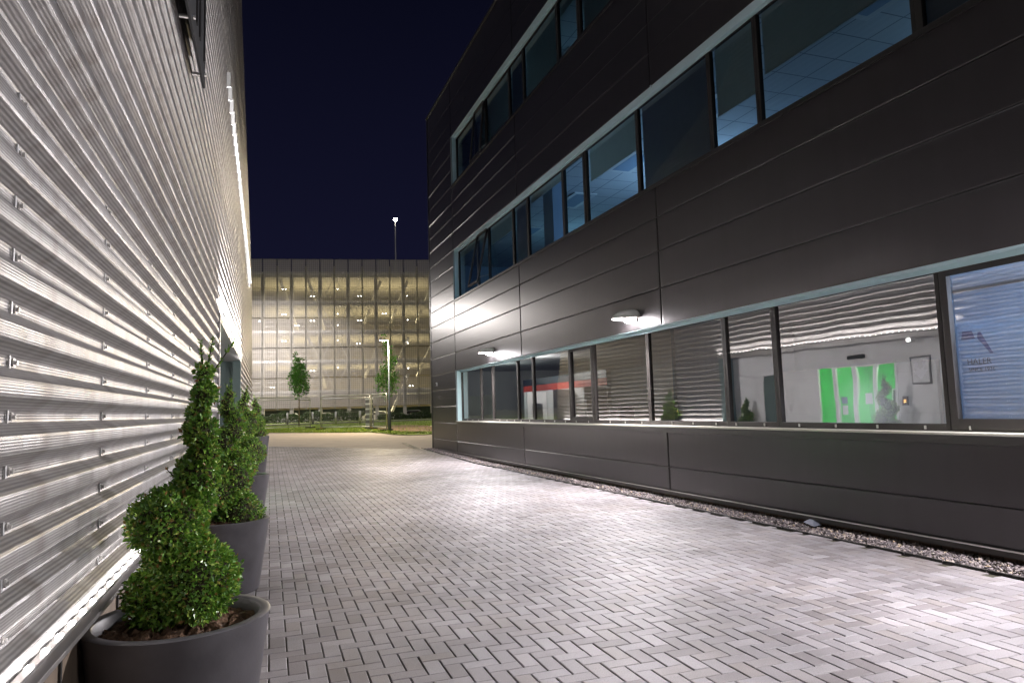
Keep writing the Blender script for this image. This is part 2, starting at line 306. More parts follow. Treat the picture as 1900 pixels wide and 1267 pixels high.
# --- herringbone paving, every block a real chamfered block
def herring():
    U = .101; bevel = .0035; V = []; Fq = []
    def edgeY(x):       # far end of the paving, skewed against the alley
        return 28.9+(23.55-28.9)*(x-.02)/5.16
    def brick(x0, x1, y0, y1):
        cy = (y0+y1)/2; cx = (x0+x1)/2
        if cy > edgeY(cx) or cx > 5.85-.42-.02036*cy or cy > 29.3: return
        if cx < -.66 and not (9.6 < cy < 16.5 and cx > -1.03): return
        jx = .0038; jy = .0014
        x0 += jx+random.uniform(-.0006, .0006); x1 -= jx; y0 += jy; y1 -= jy
        h = random.gauss(0, .0008); tx = random.gauss(0, .0012); ty = random.gauss(0, .0012)
        n = len(V)
        for (x, y, e) in ((x0, y0, 0), (x1, y0, 0), (x1, y1, 0), (x0, y1, 0)):
            V.append((x, y, gz(y)+h-.012))
        for (x, y) in ((x0, y0), (x1, y0), (x1, y1), (x0, y1)):
            V.append((x, y, gz(y)+h-bevel+tx*(x-cx)*10*.1+ty*(y-cy)*.1))
        for (sx_, sy_, x, y) in ((1, 1, x0, y0), (-1, 1, x1, y0), (-1, -1, x1, y1), (1, -1, x0, y1)):
            V.append((x+sx_*bevel, y+sy_*bevel, gz(y)+h+tx*(x-cx)+ty*(y-cy)))
        Fq.append((n+8, n+9, n+10, n+11))
        for k in range(4):
            k2 = (k+1) % 4
            Fq.append((n+4+k, n+4+k2, n+8+k2, n+8+k)); Fq.append((n+k, n+k2, n+4+k2, n+4+k))
    for j in range(-22, 292):
        for i in range(-12, 60):
            q = (i+j) % 4; x = i*U; y = j*U
            if q == 0: brick(x, x+2*U, y, y+U)
            elif q == 2: brick(x, x+U, y, y+2*U)
    me = bpy.data.meshes.new('block_paving'); me.from_pydata(V, [], Fq); me.materials.append(M['paver']); me.update()
    o = bpy.data.objects.new('block_paving', me); COL.objects.link(o); return o
tag(herring(), kind='structure')
b = MB()
for a, c in ((-3, 6), (6, 18), (18, 23.5), (23.5, 29)):
    xr = lambda y: min(5.85-.40-.02036*y, .02+(y-28.9)/(23.55-28.9)*5.16 if y > 23.55 else 9)
    b.quad((-1.05 if a < 18 else -.7, a, gz(a)-.011), (xr(a), a, gz(a)-.011), (xr(c), c, gz(c)-.011), (-1.05 if a < 18 else -.7, c, gz(c)-.011))
tag(b.build('paving_bed', M['joints']), kind='structure')
# --- tan road beyond the paving with a curved lawn edge
edge = [(-60, 60), (-12, 46), (-.3, 43.0), (3.7, 38.4), (5.0, 37.2), (5.35, 35.2), (5.6, 33.6), (6.1, 32.6), (6.9, 32.5), (8.2, 33.2), (10, 34.4), (14, 35.6), (60, 45)]
near = [(-60, 28.9), (-12, 28.9), (.02, 28.9), (2.0, 26.83), (3.2, 25.6), (3.9, 24.87), (4.4, 24.35), (4.8, 23.94), (5.18, 23.55), (7.5, 22), (12, 22), (15, 22), (60, 22)]
b = MB()
for k in range(len(edge)-1):
    (x0, y0), (x1, y1) = near[k], near[k+1]; (X0, Y0), (X1, Y1) = edge[k], edge[k+1]
    for s in range(6):
        t0, t1 = s/6, (s+1)/6
        P = lambda t, a, c: (a[0]+(c[0]-a[0])*t, a[1]+(c[1]-a[1])*t)
        pts = [P(t0, near[k], edge[k]), P(t0, near[k+1], edge[k+1]), P(t1, near[k+1], edge[k+1]), P(t1, near[k], edge[k])]
        b.poly([(p[0], p[1], gz(p[1])-.004) for p in pts])
tag(b.build('tan_road', M['asphalt']), kind='structure')
b = MB()
for k in range(len(edge)-1):
    for s in range(8):
        t0, t1 = s/8, (s+1)/8; far0 = (edge[k][0]*1.0, 61.0); far1 = (edge[k+1][0], 61.0)
        P = lambda t, a, c: (a[0]+(c[0]-a[0])*t, a[1]+(c[1]-a[1])*t)
        pts = [P(t0, edge[k], far0), P(t0, edge[k+1], far1), P(t1, edge[k+1], far1), P(t1, edge[k], far0)]
        b.poly([(p[0], p[1], gz(p[1])+.03) for p in pts])
tag(b.build('lawn', M['lawn']), kind='structure')
b = MB(); b.quad((-60, 61, gz(61)+.02), (60, 61, gz(61)+.02), (60, 66, gz(66)+.02), (-60, 66, gz(66)+.02)); 
tag(b.build('dark_path', M['rubber']), kind='structure')
b = MB(); b.quad((-60, 66, gz(66)+.03), (60, 66, gz(66)+.03), (60, 66.9, gz(66)+.035), (-60, 66.9, gz(66)+.035))
tag(b.build('pale_kerb', M['concrete']), kind='structure')
b = MB(); b.quad((-60, 66.9, .63), (60, 66.9, .63), (60, 72, .66), (-60, 72, .66)); tag(b.build('far_lawn', M['lawn']), kind='structure')
# bare earth patch round the lit tree
b = MB(); b.poly([(7.6+1.9*math.cos(t)*(1+.15*math.sin(3*t)), 41.5+7.2*math.sin(t)*(1+.1*math.cos(2*t)), 0) for t in [2*PI*k/24 for k in range(24)]])
b.v = [(x, y, gz(y)+.045) for x, y, z in b.v]
tag(b.build('bare_earth', mk('bare_soil', (.16, .11, .06), .95, var=.3, vscale=3)), kind='structure')
# grass tufts along the lawn
def tufts():
    V = []; Fq = []
    for _ in range(16000):
        y = 33+abs(rng.normal(0, 9)) if rng.random() < .8 else rng.uniform(33, 60)
        x = rng.uniform(-2, 15)
        yl = np.interp(x, [p[0] for p in edge], [p[1] for p in edge])
        if y < yl+.02 or y > 61: y = yl+rng.uniform(0, 6)
        if ((x-7.6)/1.9)**2+((y-41.5)/7)**2 < 1 and rng.random() < .9: continue
        z = gz(y)+.03; a = rng.uniform(0, PI); h = rng.uniform(.03, .09); dx, dy = math.cos(a)*.03, math.sin(a)*.03; n = len(V)
        V += [(x-dx, y-dy, z), (x+dx, y+dy, z), (x+rng.normal(0, .03), y+rng.normal(0, .03), z+h)]; Fq.append((n, n+1, n+2))
    me = bpy.data.meshes.new('grass'); me.from_pydata(V, [], Fq); me.materials.append(leafmat('grass_blades', [(0, (.12, .22, .025)), (.6, (.22, .31, .035)), (1, (.32, .36, .06))])); o = bpy.data.objects.new('grass', me); COL.objects.link(o); return o
tag(tufts(), 'short green grass of the lawn beyond the tan road', 'grass', kind='stuff')
# linear drain in the road
t = MB()
a = Vector((4.93, 27.26)); c = Vector((4.79, 23.9)); d = (c-a).normalized(); n = Vector((-d.y, d.x))
for k in range(17):
    p = a+(c-a)*(k/17); q = a+(c-a)*((k+.8)/17)
    t.poly([(v.x, v.y, gz(v.y)+.006) for v in (p-n*.09, q-n*.09, q+n*.09, p+n*.09)])
t.poly([(v.x, v.y, gz(v.y)+.002) for v in (a-n*.1, c-n*.1, c+n*.1, a+n*.1)], 1)
tag(t.build('drain_cover', [M['blackplastic'], M['rubber']]), 'black slotted drain channel lying in the tan road near the building corner', 'drain')

# ================================================================ DARK OFFICE BUILDING (right)
TH = math.asin(.020359)
OB = Vector((math.cos(TH), math.sin(TH), 0))*5.85
bld = empty('office_building', OB, TH)
tag(bld, 'three storey office block clad in dark metal panels with ribbon windows', 'building')
def BW(d, s, z): return Vector((math.cos(TH)*d-math.sin(TH)*s, math.sin(TH)*d+math.cos(TH)*s, z))+OB
S0, S1, SJ = -9.0, 24.05, 20.87
ZR = [.12, .46, 1.0, 1.53, 2.07, 2.6, 3.17, 3.75, 4.28, 4.8, 5.33, 5.87, 6.38, 6.93, 7.42, 7.9, 8.45, 8.97, 9.5, 10.03, 10.57, 11.15, 11.9]
BANDS = [(1.07, 2.6), (4.8, 6.38), (8.45, 10.03)]
VJ = [-8.85, -2.85, 3.15, 9.17, 15.17, SJ, S1-.12]
cl = MB(); G = .005
def in_band(z0, z1):
    zc = (z0+z1)/2
    return any(a < zc < c for a, c in BANDS)
for a, c in zip(VJ[:-1], VJ[1:]):
    for z0, z1 in zip(ZR[:-1], ZR[1:]):
        if a < SJ-.01 and in_band(z0, z1): continue
        zt = z1-G
        s0, s1 = a+.02, c-.02
        # pillowed cassette: front face set slightly out, folded edges
        e = .012; x0 = 0.0; xb = .03; z0g = z0+G
        ja, jb = random.uniform(-.0022, .0022), random.uniform(-.0012, .0012)
        V = [(xb, s0, z0g), (xb, s1, z0g), (xb, s1, zt), (xb, s0, zt), (x0+.004, s0, z0g), (x0+.004, s1, z0g), (x0+.004, s1, zt), (x0+.004, s0, zt), (x0+ja+jb, s0+e, z0g+e), (x0-ja+jb, s1-e, z0g+e), (x0-ja-jb, s1-e, zt-e), (x0+ja-jb, s0+e, zt-e)]
        n = len(cl.v); cl.v += V
        cl.f.append((n+8, n+11, n+10, n+9)); cl.m.append(0)
        for k in range(4):
            k2 = (k+1) % 4
            cl.f.append((n+4+k, n+8+k, n+8+k2, n+4+k2)); cl.m.append(0); cl.f.append((n+k, n+4+k, n+4+k2, n+k2)); cl.m.append(0)
cl.build('cladding', [M['panel']], bld)
bk = MB()      # backing behind the joints
zz = [.12]+[z for bb in BANDS for z in bb]+[11.9]
bk.box(.032, .14, S0, S1-.02, .12, 1.0); bk.box(.032, .14, S0, S1-.02, 2.64, 4.76); bk.box(.032, .14, S0, S1-.02, 6.42, 8.41); bk.box(.032, .14, S0, S1-.02, 10.07, 11.88)
for a, c in ((1.0, 2.64), (4.76, 6.42), (8.41, 10.07)): bk.box(.032, .14, SJ+.03, S1-.02, a, c)
bk.build('cladding_backing', M['joint'], bld)
for s in VJ[1:-1]:
    for z0, z1 in ((.12, 1.0), (2.6, 4.8), (6.38, 8.45), (10.03, 11.9)) if s < SJ-.01 else ((.12, 11.9),):
        jt = MB(); jt.box(.012, .03, s-.012, s+.012, z0, z1); jt.build('joint_trim', M['trimdark'], bld)
cn = MB(); cn.box(-.012, .10, S1-.11, S1, .10, 11.92); cn.build('corner_trim', M['trimdark'], bld, bevel=.006)
ew = MB(); ew.box(.10, 16, S1-.14, S1-.005, 0, 11.9); ew.build('end_wall', M['panel'], bld)
pr = MB(); pr.box(-.03, .30, S0, S1+.02, 11.9, 11.97); pr.build('parapet_capping', M['trimdark'], bld, bevel=.006)
rf = MB(); rf.box(.3, 16, S0, S1-.14, 11.5, 11.7); rf.build('roof', M['concrete'], bld)
lp_ = MB(); lp_.box(-.03, .03, S0, S1, .095, .118); lp_.box(-.03, -.022, S0, S1, .06, .095); lp_.build('base_flashing', M['trimdark'], bld)
lp_ = MB(); lp_.box(-.034, -.0305, S0, S1, .108, .120); lp_.build('flashing_edge', M['alu'], bld)
pl = MB(); pl.box(.08, .2, S0, S1-.05, -.3, .095); pl.build('brick_plinth', M['brick'], bld)
# window bands
sb = MB(); hd = MB(); sl = MB(); fl = MB()
for (z0, z1) in BANDS:
    hd.box(.006, .26, S0, SJ+.03, z1, z1+.028); hd.box(.006, .26, SJ, SJ+.03, z0, z1); hd.box(.148, .166, S0, SJ-.004, z1-.05, z1-.0005)
    if z0 < 2: sl.box(-.035, .24, S0, SJ-.002, z0-.022, z0); fl.box(-.037, -.002, S0, SJ-.002, z0-.10, z0-.024)
    else: fl.box(-.02, .24, S0, SJ-.002, z0-.03, z0); fl.box(-.024, .002, S0, SJ-.002, z0-.055, z0+.006)
hd.build('window_reveal', M['blue'], bld); sl.build('window_sill', M['sillcap'], bld, bevel=.003); fl.build('sill_fascia', M['trimdark'], bld, bevel=.002)
SB = [SJ, 18.9, 17.87, 15.95, 14.95, 12.95, 11.88, 9.92, 7.93, 6.95, 4.7, 3.7, 1.75, .75, -1.3, -3.3, -5.3, -7.3, S0]
THICK = (5, 10, 13)
BL = {1: {0: (.12, 'blind'), 1: (.12, 'blind'), 2: (.30, 'blind'), 3: (1, 'blind_dark'), 4: (.1, 'blind'), 6: (.40, 'blind'), 7: (1, 'blind_dark'), 8: (.62, 'blind'), 9: (.52, 'blind'), 10: (1, 'blind_dark'), 11: (.5, 'blind')},
      2: {0: (.10, 'blind'), 2: (.75, 'blind'), 3: (1, 'blind_dark'), 4: (1, 'blind'), 5: (.2, 'blind'), 6: (.85, 'blind'), 8: (1, 'blind_dark'), 9: (.4, 'blind')}}
for fi, (z0, z1) in enumerate(BANDS):
    for k in range(len(SB)-1):
        s1, s0 = SB[k], SB[k+1]; fw = .075 if k in THICK else .045
        if s1 == SJ: s1 -= .002
        fm = MB(); zb, zt = z0+.001, z1-.001
        openw = (k == 1)
        fm.box(.17, .235, s0+.002, s0+fw, zb, zt); fm.box(.17, .235, s1-fw, s1-.002, zb, zt)
        fm.box(.17, .235, s0+fw, s1-fw, zt-fw, zt); fm.box(.17, .235, s0+fw, s1-fw, zb, zb+fw+.02)
        if k in THICK:    # inner sash line
            fm.box(.158, .17, s0+.02, s0+fw+.012, zb+.02, zt-.02); fm.box(.158, .17, s1-fw-.012, s1-.02, zb+.02, zt-.02)
            fm.box(.158, .17, s0+fw+.012, s1-fw-.012, zt-fw-.03, zt-.02); fm.box(.158, .17, s0+fw+.012, s1-fw-.012, zb+.02, zb+fw+.04)
        if fi == 0 and not openw:   # little fixing clips along the bottom rail
            q = s0+.25
            while q < s1-.1: fm.box(.155, .17, q, q+.018, zb+.015, zb+.05, 1); q += .55
        f = fm.build('window', [M['frame'], M['alu']], bld, bevel=.003)
        gm = M['glass'] if fi == 0 else M['glass_dark']
        if openw and fi > 0:
            H_ = zt-zb-2*fw; out = .30 if fi == 1 else .16
            pv = Vector((.165, 0, zt-fw)); dn = Vector((-out, 0, -math.sqrt(H_**2-out**2)))
            sm = MB()
            def bar(p, q_, w_):
                p, q_ = Vector(p), Vector(q_); nd = Vector((-dn.z, 0, dn.x)).normalized()*.025
                dd = (q_-p).normalized(); sd = dd.cross(nd).normalized()*w_/2
                vs_ = [p+nd+sd, p+nd-sd, p-nd-sd, p-nd+sd, q_+nd+sd, q_+nd-sd, q_-nd-sd, q_-nd+sd]; n = len(sm.v); sm.v += [tuple(v) for v in vs_]
                for ff in ((0, 1, 2, 3), (7, 6, 5, 4), (0, 4, 5, 1), (1, 5, 6, 2), (2, 6, 7, 3), (3, 7, 4, 0)): sm.f.append(tuple(n+i for i in ff)); sm.m.append(0)
            A0 = pv+Vector((0, s0+fw+.03, 0)); A1 = pv+Vector((0, s1-fw-.03, 0)); B0 = A0+dn; B1 = A1+dn
            bar(A0, B0, .05); bar(A1, B1, .05); bar(A0, A1, .05); bar(B0, B1, .06)
            sm.build('opening_sash', M['frame'], f)
            pm = MB(); pm.quad(tuple(A0), tuple(A1), tuple(B1), tuple(B0)); pm.build('pane', gm, f)
            st = MB(); st.tube([(.17, s0+fw, zb+.25), tuple(B0+Vector((.02, 0, .1)))], .008, 6); st.build('window_stay', M['alu'], f)
        else:
            pm = MB(); pm.quad((.2, s0+fw-.005, zb+fw), (.2, s0+fw-.005, zt-fw+.005), (.2, s1-fw+.005, zt-fw+.005), (.2, s1-fw+.005, zb+fw)); pm.build('pane', gm, f)
        if fi in BL and k in BL[fi]:
            fr_, mm = BL[fi][k]; h = (z1-z0-.06)*fr_
            bb = MB(); bb.box(.262, .266, s0+.05, s1-.05, z1-.03-h, z1-.03); bb.box(.255, .273, s0+.05, s1-.05, z1-.055-h, z1-.031-h); bb.build('roller_blind', M[mm], f)
# rooms
CE = [2.74, 6.52, 10.17]
for fi in range(3):
    z0 = -.02+3.72*fi+(.3 if fi else .1); zc = CE[fi]
    r = MB(); r.box(.28, 7, S0, S1-.2, z0-.2, z0); r.build('office_floor', M['carpet'], bld)
    r = MB(); r.box(.27, 7, S0, S1-.2, zc, zc+.12); c_ = r.build('office_ceiling', M['ceiling'], bld)
    r = MB(); r.box(6.9, 7, S0, S1-.2, z0, zc); r.box(.28, 6.9, S1-.34, S1-.2, z0, zc); r.box(.28, 6.9, S0, S0+.1, z0, zc)
    r.build('office_wall', M['wallblue'] if fi else M['white'], bld)
    if fi:
        for k, s in enumerate([18.6, 15.4, 12.6, 9.8, 6.2, 3.0]):
            q = MB(); q.box(1.35, 1.95, s-.6, s+.6, zc-.03, zc-.004); q.box(1.45, 1.85, s-.5, s+.5, zc-.034, zc-.03, 1)
            q.build('ceiling_light', [M['white'], M['wallblue']], bld)
    # low wall under the windows, inside
    r = MB(); r.box(.15, .27, S0, SJ, z0, BANDS[fi][0]-.03); r.build('inner_upstand', M['white'], bld)
col = MB(); col.box(.5, .85, 14.2, 14.75, 4.05, 6.52); col.build('office_column', M['wallblue'], bld)
# ground floor partitions: white wall with red stripe and dark band, at the far end
p = MB(); p.box(1.9, 2.0, 14.6, 20.0, .08, 2.20, 0); p.box(1.885, 1.9, 14.6, 20.0, 1.88, 2.05, 1); p.box(1.88, 1.9, 14.6, 20.0, 2.05, 2.24, 2)
for s in (14.6, 16.4, 18.2): p.box(1.3, 1.88, s, s+.06, .08, 1.84, 0)
p.build('partition', [M['white'], M['red'], M['navy']], bld)
p = MB()
for (d, s, w_, h_) in ((.9, 12.3, .35, 1.35), (1.1, 14.1, .12, 1.55), (.8, 16.4, .2, 1.5)): p.box(d, d+w_, s, s+w_, .08, h_)
p.build('office_cabinet', M['galv'], bld)
# partition behind the near windows, carrying the wall lettering
p = MB(); p.box(2.6, 2.7, 1, 9.3, .08, 2.7); p.box(.29, 2.6, 9.3, 9.4, .08, 2.7); 
n_ = len(p.v); P2 = [(.28, 4.72), (.95, 5.26), (2.6, 6.5), (2.6, 6.56), (.93, 5.31), (.28, 4.77)]
for (a_, b_), (c_, d_) in zip(P2, P2[1:]+P2[:1]): p.quad((a_, b_, .08), (c_, d_, .08), (c_, d_, 2.73), (a_, b_, 2.73))
p.build('reception_wall', M['wallblue'], bld)
p = MB(); p.box(.95, 1.0, .5, 5.23, .08, 2.14); p.build('reception_screen', M['wallblue'], bld)
p = MB(); p.box(1.2, 1.25, 5.62, 8.0, .08, 1.8); p.build('low_screen', M['white'], bld)
lg = MB(); LY = 4.98
lg.poly([(.945, LY+.13, 1.96), (.945, LY-.02, 1.96), (.945, LY+.01, 2.04), (.945, LY+.11, 2.04)]); lg.poly([(.945, LY-.04, 1.96), (.945, LY-.16, 1.80), (.945, LY-.19, 1.80), (.945, LY-.08, 2.02), (.945, LY-.05, 2.02)])
lg.build('wall_emblem', mk('emblem_blue', (.03, .035, .14), .5), bld)
def text(body, size, parent, loc, rot, m_, name='lettering', ext=.003):
    cu = bpy.data.curves.new(name, 'FONT'); cu.body = body; cu.size = size; cu.extrude = ext; cu.align_x = 'CENTER'
    o = bpy.data.objects.new(name, cu); COL.objects.link(o); dg = bpy.context.evaluated_depsgraph_get()
    me = bpy.data.meshes.new_from_object(o.evaluated_get(dg)); bpy.data.objects.remove(o); bpy.data.curves.remove(cu)
    me.materials.clear(); me.materials.append(m_); o = bpy.data.objects.new(name, me); COL.objects.link(o); o.parent = parent; o.location = loc; o.rotation_euler = rot; return o
text('HALER', .085, bld, (.944, LY-.04, 1.70), (PI/2, 0, -PI/2), M['navy'], ext=.001)
text('SINCE 1936', .055, bld, (.944, LY-.06, 1.63), (PI/2, 0, -PI/2), M['navy'], ext=.001)

# wall lamps on the office facade (eyelid bulkheads)
lampE = emit('lamp_diffuser', (1, .97, .95), 60)
def wall_lamp(s, z, label):
    o = empty('wall_lamp', BW(0, s, z), TH)
    tag(o, label, 'lamp', 'eyelid wall lamps on the dark facade')
    h = MB(); n = 20; R = .25
    # quarter-dome hood: opens downwards
    rings = 8
    for i in range(rings+1):
        ph = (PI/2)*i/rings
        for k in range(n+1):
            t = PI*k/n
            h.v.append((-R*1.45*math.sin(t)*math.cos(ph)+.006, R*math.cos(t)*math.cos(ph)*1.05, R*.62*math.sin(ph)))
    for i in range(rings):
        for k in range(n):
            a = i*(n+1)+k; h.f.append((a, a+1, a+n+2, a+n+1)); h.m.append(0)
    ho = h.build('hood', M['hood'], o, smooth=True); sd = ho.modifiers.new('thick', 'SOLIDIFY'); sd.thickness = .006
    q = MB(); q.box(-.03, -.002, -.17, .17, -.06, .09); q.build('back_plate', M['alu'], o, bevel=.01)
    q = MB()
    for i in range(7):
        ph = -(PI/2)*i/6
        for k in range(13):
            t = PI*k/12; q.v.append((-.03-.13*math.sin(t)*math.cos(ph), .12*math.cos(t)*math.cos(ph), .0+.07*math.sin(ph)))
    for i in range(6):
        for k in range(12):
            a = i*13+k; q.f.append((a, a+13, a+14, a+1)); q.m.append(0)
    q.build('diffuser', lampE, o, smooth=True)
    return o
def lamp_light(s, z, P):
    L_ = bpy.data.lights.new('wall_lamp_light', 'AREA'); L_.shape = 'DISK'; L_.size = .16; L_.energy = P; L_.color = (1, .945, .97)
    lo = bpy.data.objects.new('wall_lamp_light', L_); COL.objects.link(lo); lo.location = BW(-.19, s, z-.10)
    L2 = bpy.data.lights.new('wall_lamp_spill', 'POINT'); L2.energy = P*.12; L2.color = (1, .945, .97); L2.shadow_soft_size = .06; l2 = bpy.data.objects.new('wall_lamp_spill', L2); COL.objects.link(l2); l2.location = BW(-.30, s, z-.07)
    d = BW(-1, 0, -.95)-BW(0, 0, 0); lo.rotation_euler = d.to_track_quat('-Z', 'Y').to_euler()
LAMPS = [(17.35, 2.86, 'eyelid wall lamp above the far ground floor windows, nearest the building corner'), (10.05, 2.80, 'eyelid wall lamp glaring brightest, above the middle of the ground floor windows')]
for s, z, lb in LAMPS:
    wall_lamp(s, z, lb)
for s, z, P in ((17.35, 2.86, 175), (10.05, 2.80, 185)): lamp_light(s, z, P)
o = wall_lamp(2.75, 2.80, 'eyelid wall lamp beside the camera, past the right edge of the photo'); lamp_light(2.75, 2.80, 175)
o = wall_lamp(-4.6, 2.80, 'eyelid wall lamp farthest behind the camera on the dark facade'); lamp_light(-4.6, 2.80, 90)
# small sensor box near the corner
e = empty('facade_sensor', BW(0, 23.2, 2.29), TH); tag(e, 'small pale sensor box fixed on the dark panels by the corner', 'sensor')
q = MB(); q.box(-.05, 0, -.05, .05, -.06, .06); q.build('housing', M['white'], e, bevel=.01); q = MB(); q.box(-.06, -.05, -.03, .03, -.04, .02); q.build('lens', M['blackplastic'], e)

# interior light of the offices
def area(name, loc, sx_, sy_, P, col_, rot=(0, 0, 0)):
    L_ = bpy.data.lights.new(name, 'AREA'); L_.shape = 'RECTANGLE'; L_.size = sx_; L_.size_y = sy_; L_.energy = P; L_.color = col_
    o = bpy.data.objects.new(name, L_); COL.objects.link(o); o.location = loc; o.rotation_euler = rot; return o
def pt(name, loc, P, col_, r=.15):
    L_ = bpy.data.lights.new(name, 'POINT'); L_.energy = P; L_.color = col_; L_.shadow_soft_size = r
    o = bpy.data.objects.new(name, L_); COL.objects.link(o); o.location = loc; return o
pt('office_light', BW(3.2, 12.5, 5.2), 70, (.40, .66, 1)); pt('office_light', BW(3.6, 6, 5.0), 9, (.42, .70, .95)); pt('office_light', BW(3, 18, 5.2), 16, (.3, .65, .9))
pt('office_light', BW(3, 15, 8.9), 14, (.35, .65, .9)); pt('office_light', BW(3.2, 7, 8.9), 8, (.35, .65, .9))
pt('reception_light', BW(.62, 3.2, 2.35), 70, (.72, .8, 1)); pt('reception_light', BW(1.8, 3.0, 2.4), 80, (.72, .8, 1)); pt('reception_light', BW(.75, 6.6, 1.3), 3, (.85, .87, 1)); pt('reception_light', BW(.9, 19.6, 2.4), 16, (.9, 1, .95)); pt('reception_light', BW(1.0, 17, 2.4), 34, (1, .96, .92))

# gravel strip and its edging
def gravel():
    V = []; Fq = []
    base = [(0, 0, 1), (1, 0, 0), (0, 1, 0), (-1, 0, 0), (0, -1, 0), (0, 0, -1)]
    fs = [(0, 1, 2), (0, 2, 3), (0, 3, 4), (0, 4, 1), (5, 2, 1), (5, 3, 2), (5, 4, 3), (5, 1, 4)]
    for _ in range(15000):
        s = 1.5+22.4*rng.random()**1.25; d = rng.uniform(-.36, .07)
        c = BW(d, s, 0); c.z = gz(c.y)-.01+rng.uniform(0, .022)
        r = rng.uniform(.008, .019)
        a = rng.normal(0, 1, (3, 3)); q, _r = np.linalg.qr(a); sc = np.array([r*rng.uniform(.8, 1.5), r, r*rng.uniform(.5, .9)])
        n = len(V)
        for p_ in base:
            w_ = q@(np.array(p_)*sc*rng.uniform(.8, 1.2)); V.append((c.x+w_[0], c.y+w_[1], c.z+w_[2]*.8))
        Fq += [tuple(n+i for i in f_) for f_ in fs]
    me = bpy.data.meshes.new('gravel'); me.from_pydata(V, [], Fq)
    me.materials.append(leafmat('gravel_stones', [(0, (.08, .068, .07)), (.4, (.17, .145, .155)), (.75, (.34, .29, .29)), (.93, (.55, .48, .44)), (1, (.5, .36, .2))])); me.materials[0].node_tree.nodes['Principled BSDF'].inputs['Roughness'].default_value = .7
    o = bpy.data.objects.new('gravel', me); COL.objects.link(o); return o
tag(gravel(), 'strip of loose pinkish grey gravel along the foot of the dark facade', 'gravel', kind='stuff')
eg = MB()
for k in range(60):
    s0, s1 = 1.0+k*.385, 1.0+(k+1)*.385-.012
    wob = lambda s: -.385+.012*math.sin(s*1.7)+.008*math.sin(s*4.1)
    for dz0, dz1, th in ((-.03, .012, .014),):
        P = [BW(wob(s), s, 0) for s in (s0, s1)]; Q = [BW(wob(s)+.03, s, 0) for s in (s0, s1)]
        for A_, B_ in ((P, Q),):
            z_ = [gz(P[0].y)+dz1, gz(P[1].y)+dz1]
            eg.quad((P[0].x, P[0].y, z_[0]), (P[1].x, P[1].y, z_[1]), (Q[1].x, Q[1].y, z_[1]), (Q[0].x, Q[0].y, z_[0]))
            eg.quad((P[0].x, P[0].y, z_[0]-.04), (P[1].x, P[1].y, z_[1]-.04), (P[1].x, P[1].y, z_[1]), (P[0].x, P[0].y, z_[0]))
            eg.quad((Q[0].x, Q[0].y, z_[0]-.04), (Q[1].x, Q[1].y, z_[1]-.04), (Q[1].x, Q[1].y, z_[1]), (Q[0].x, Q[0].y, z_[0]))
tag(eg.build('edging_strip', mk('perforated_edging', (.05, .047, .045), .6, .3, var=.9, vscale=160, bump=1, bscale=160)), 'thin dark perforated edging strip between paving and gravel', 'edging')
q = MB(); c = BW(-.1, 6.25, .03); q.poly([(c.x-.05, c.y-.1, .03), (c.x+.1, c.y-.06, .035), (c.x+.1, c.y+.08, .09), (c.x-.02, c.y+.1, .05)]); q.poly([(c.x-.05, c.y-.1, .03), (c.x+.1, c.y-.06, .035), (c.x+.05, c.y, .0)])
tag(q.build('slate_shard', mk('slate', (.14, .15, .19), .5)), 'flat blue grey slate shard lying on the gravel', 'stone')

# ================================================================ RIBBED METAL BUILDING (left)
XW = -.60; DEP = .042; PER = .1415; ZB = .70
lb = empty('metal_clad_building', (XW, 0, 0)); tag(lb, 'tall building clad in bright ribbed trapezoidal metal sheeting', 'building')
PY0, PY1, PZ = 9.5, 16.55, 2.605
def endY(z):   # raked far end of the cladding
    return float(np.interp(z, [0, 2.0, 5.84, 6.54, 8.78, 10.23, 20], [27.5, 27.5, 26.2, 24.8, 19.6, 15.8, 9.0]))
def profile(z0, z1):
    """front profile (x,z) bottom to top with rounded folds; valley centred at .993+k*PER"""
    pts = []; k = -3
    while True:
        zc = .993+k*PER
        if zc > z1+.2: break
        for dz, x in ((-.047, 0), (-.017, -DEP), (.017, -DEP), (.047, 0)): pts.append(Vector((x, zc+dz, 0)))
        k += 1
    out = []
    for i in range(1, len(pts)-1):
        p, a, b_ = pts[i], (pts[i-1]-pts[i]).normalized(), (pts[i+1]-pts[i]).normalized(); r = .009
        A = p+a*r; B = p+b_*r
        for t_ in (0, .33, .67, 1): out.append(A*(1-t_)**2+p*2*t_*(1-t_)+B*t_*t_)
    pts = [(v.x, v.y) for v in out]; res = [p_ for p_ in pts if z0 < p_[1] < z1]
    def xi(z):
        for (xa, za), (xb, zb_) in zip(pts[:-1], pts[1:]):
            if za <= z <= zb_: return xa+(xb-xa)*(z-za)/(zb_-za+1e-9)
        return 0
    return [(xi(z0), z0)]+res+[(xi(z1), z1)]
LAPS = [2.14+1.08*k for k in range(-7, 30)]
RB = random.Random(4)
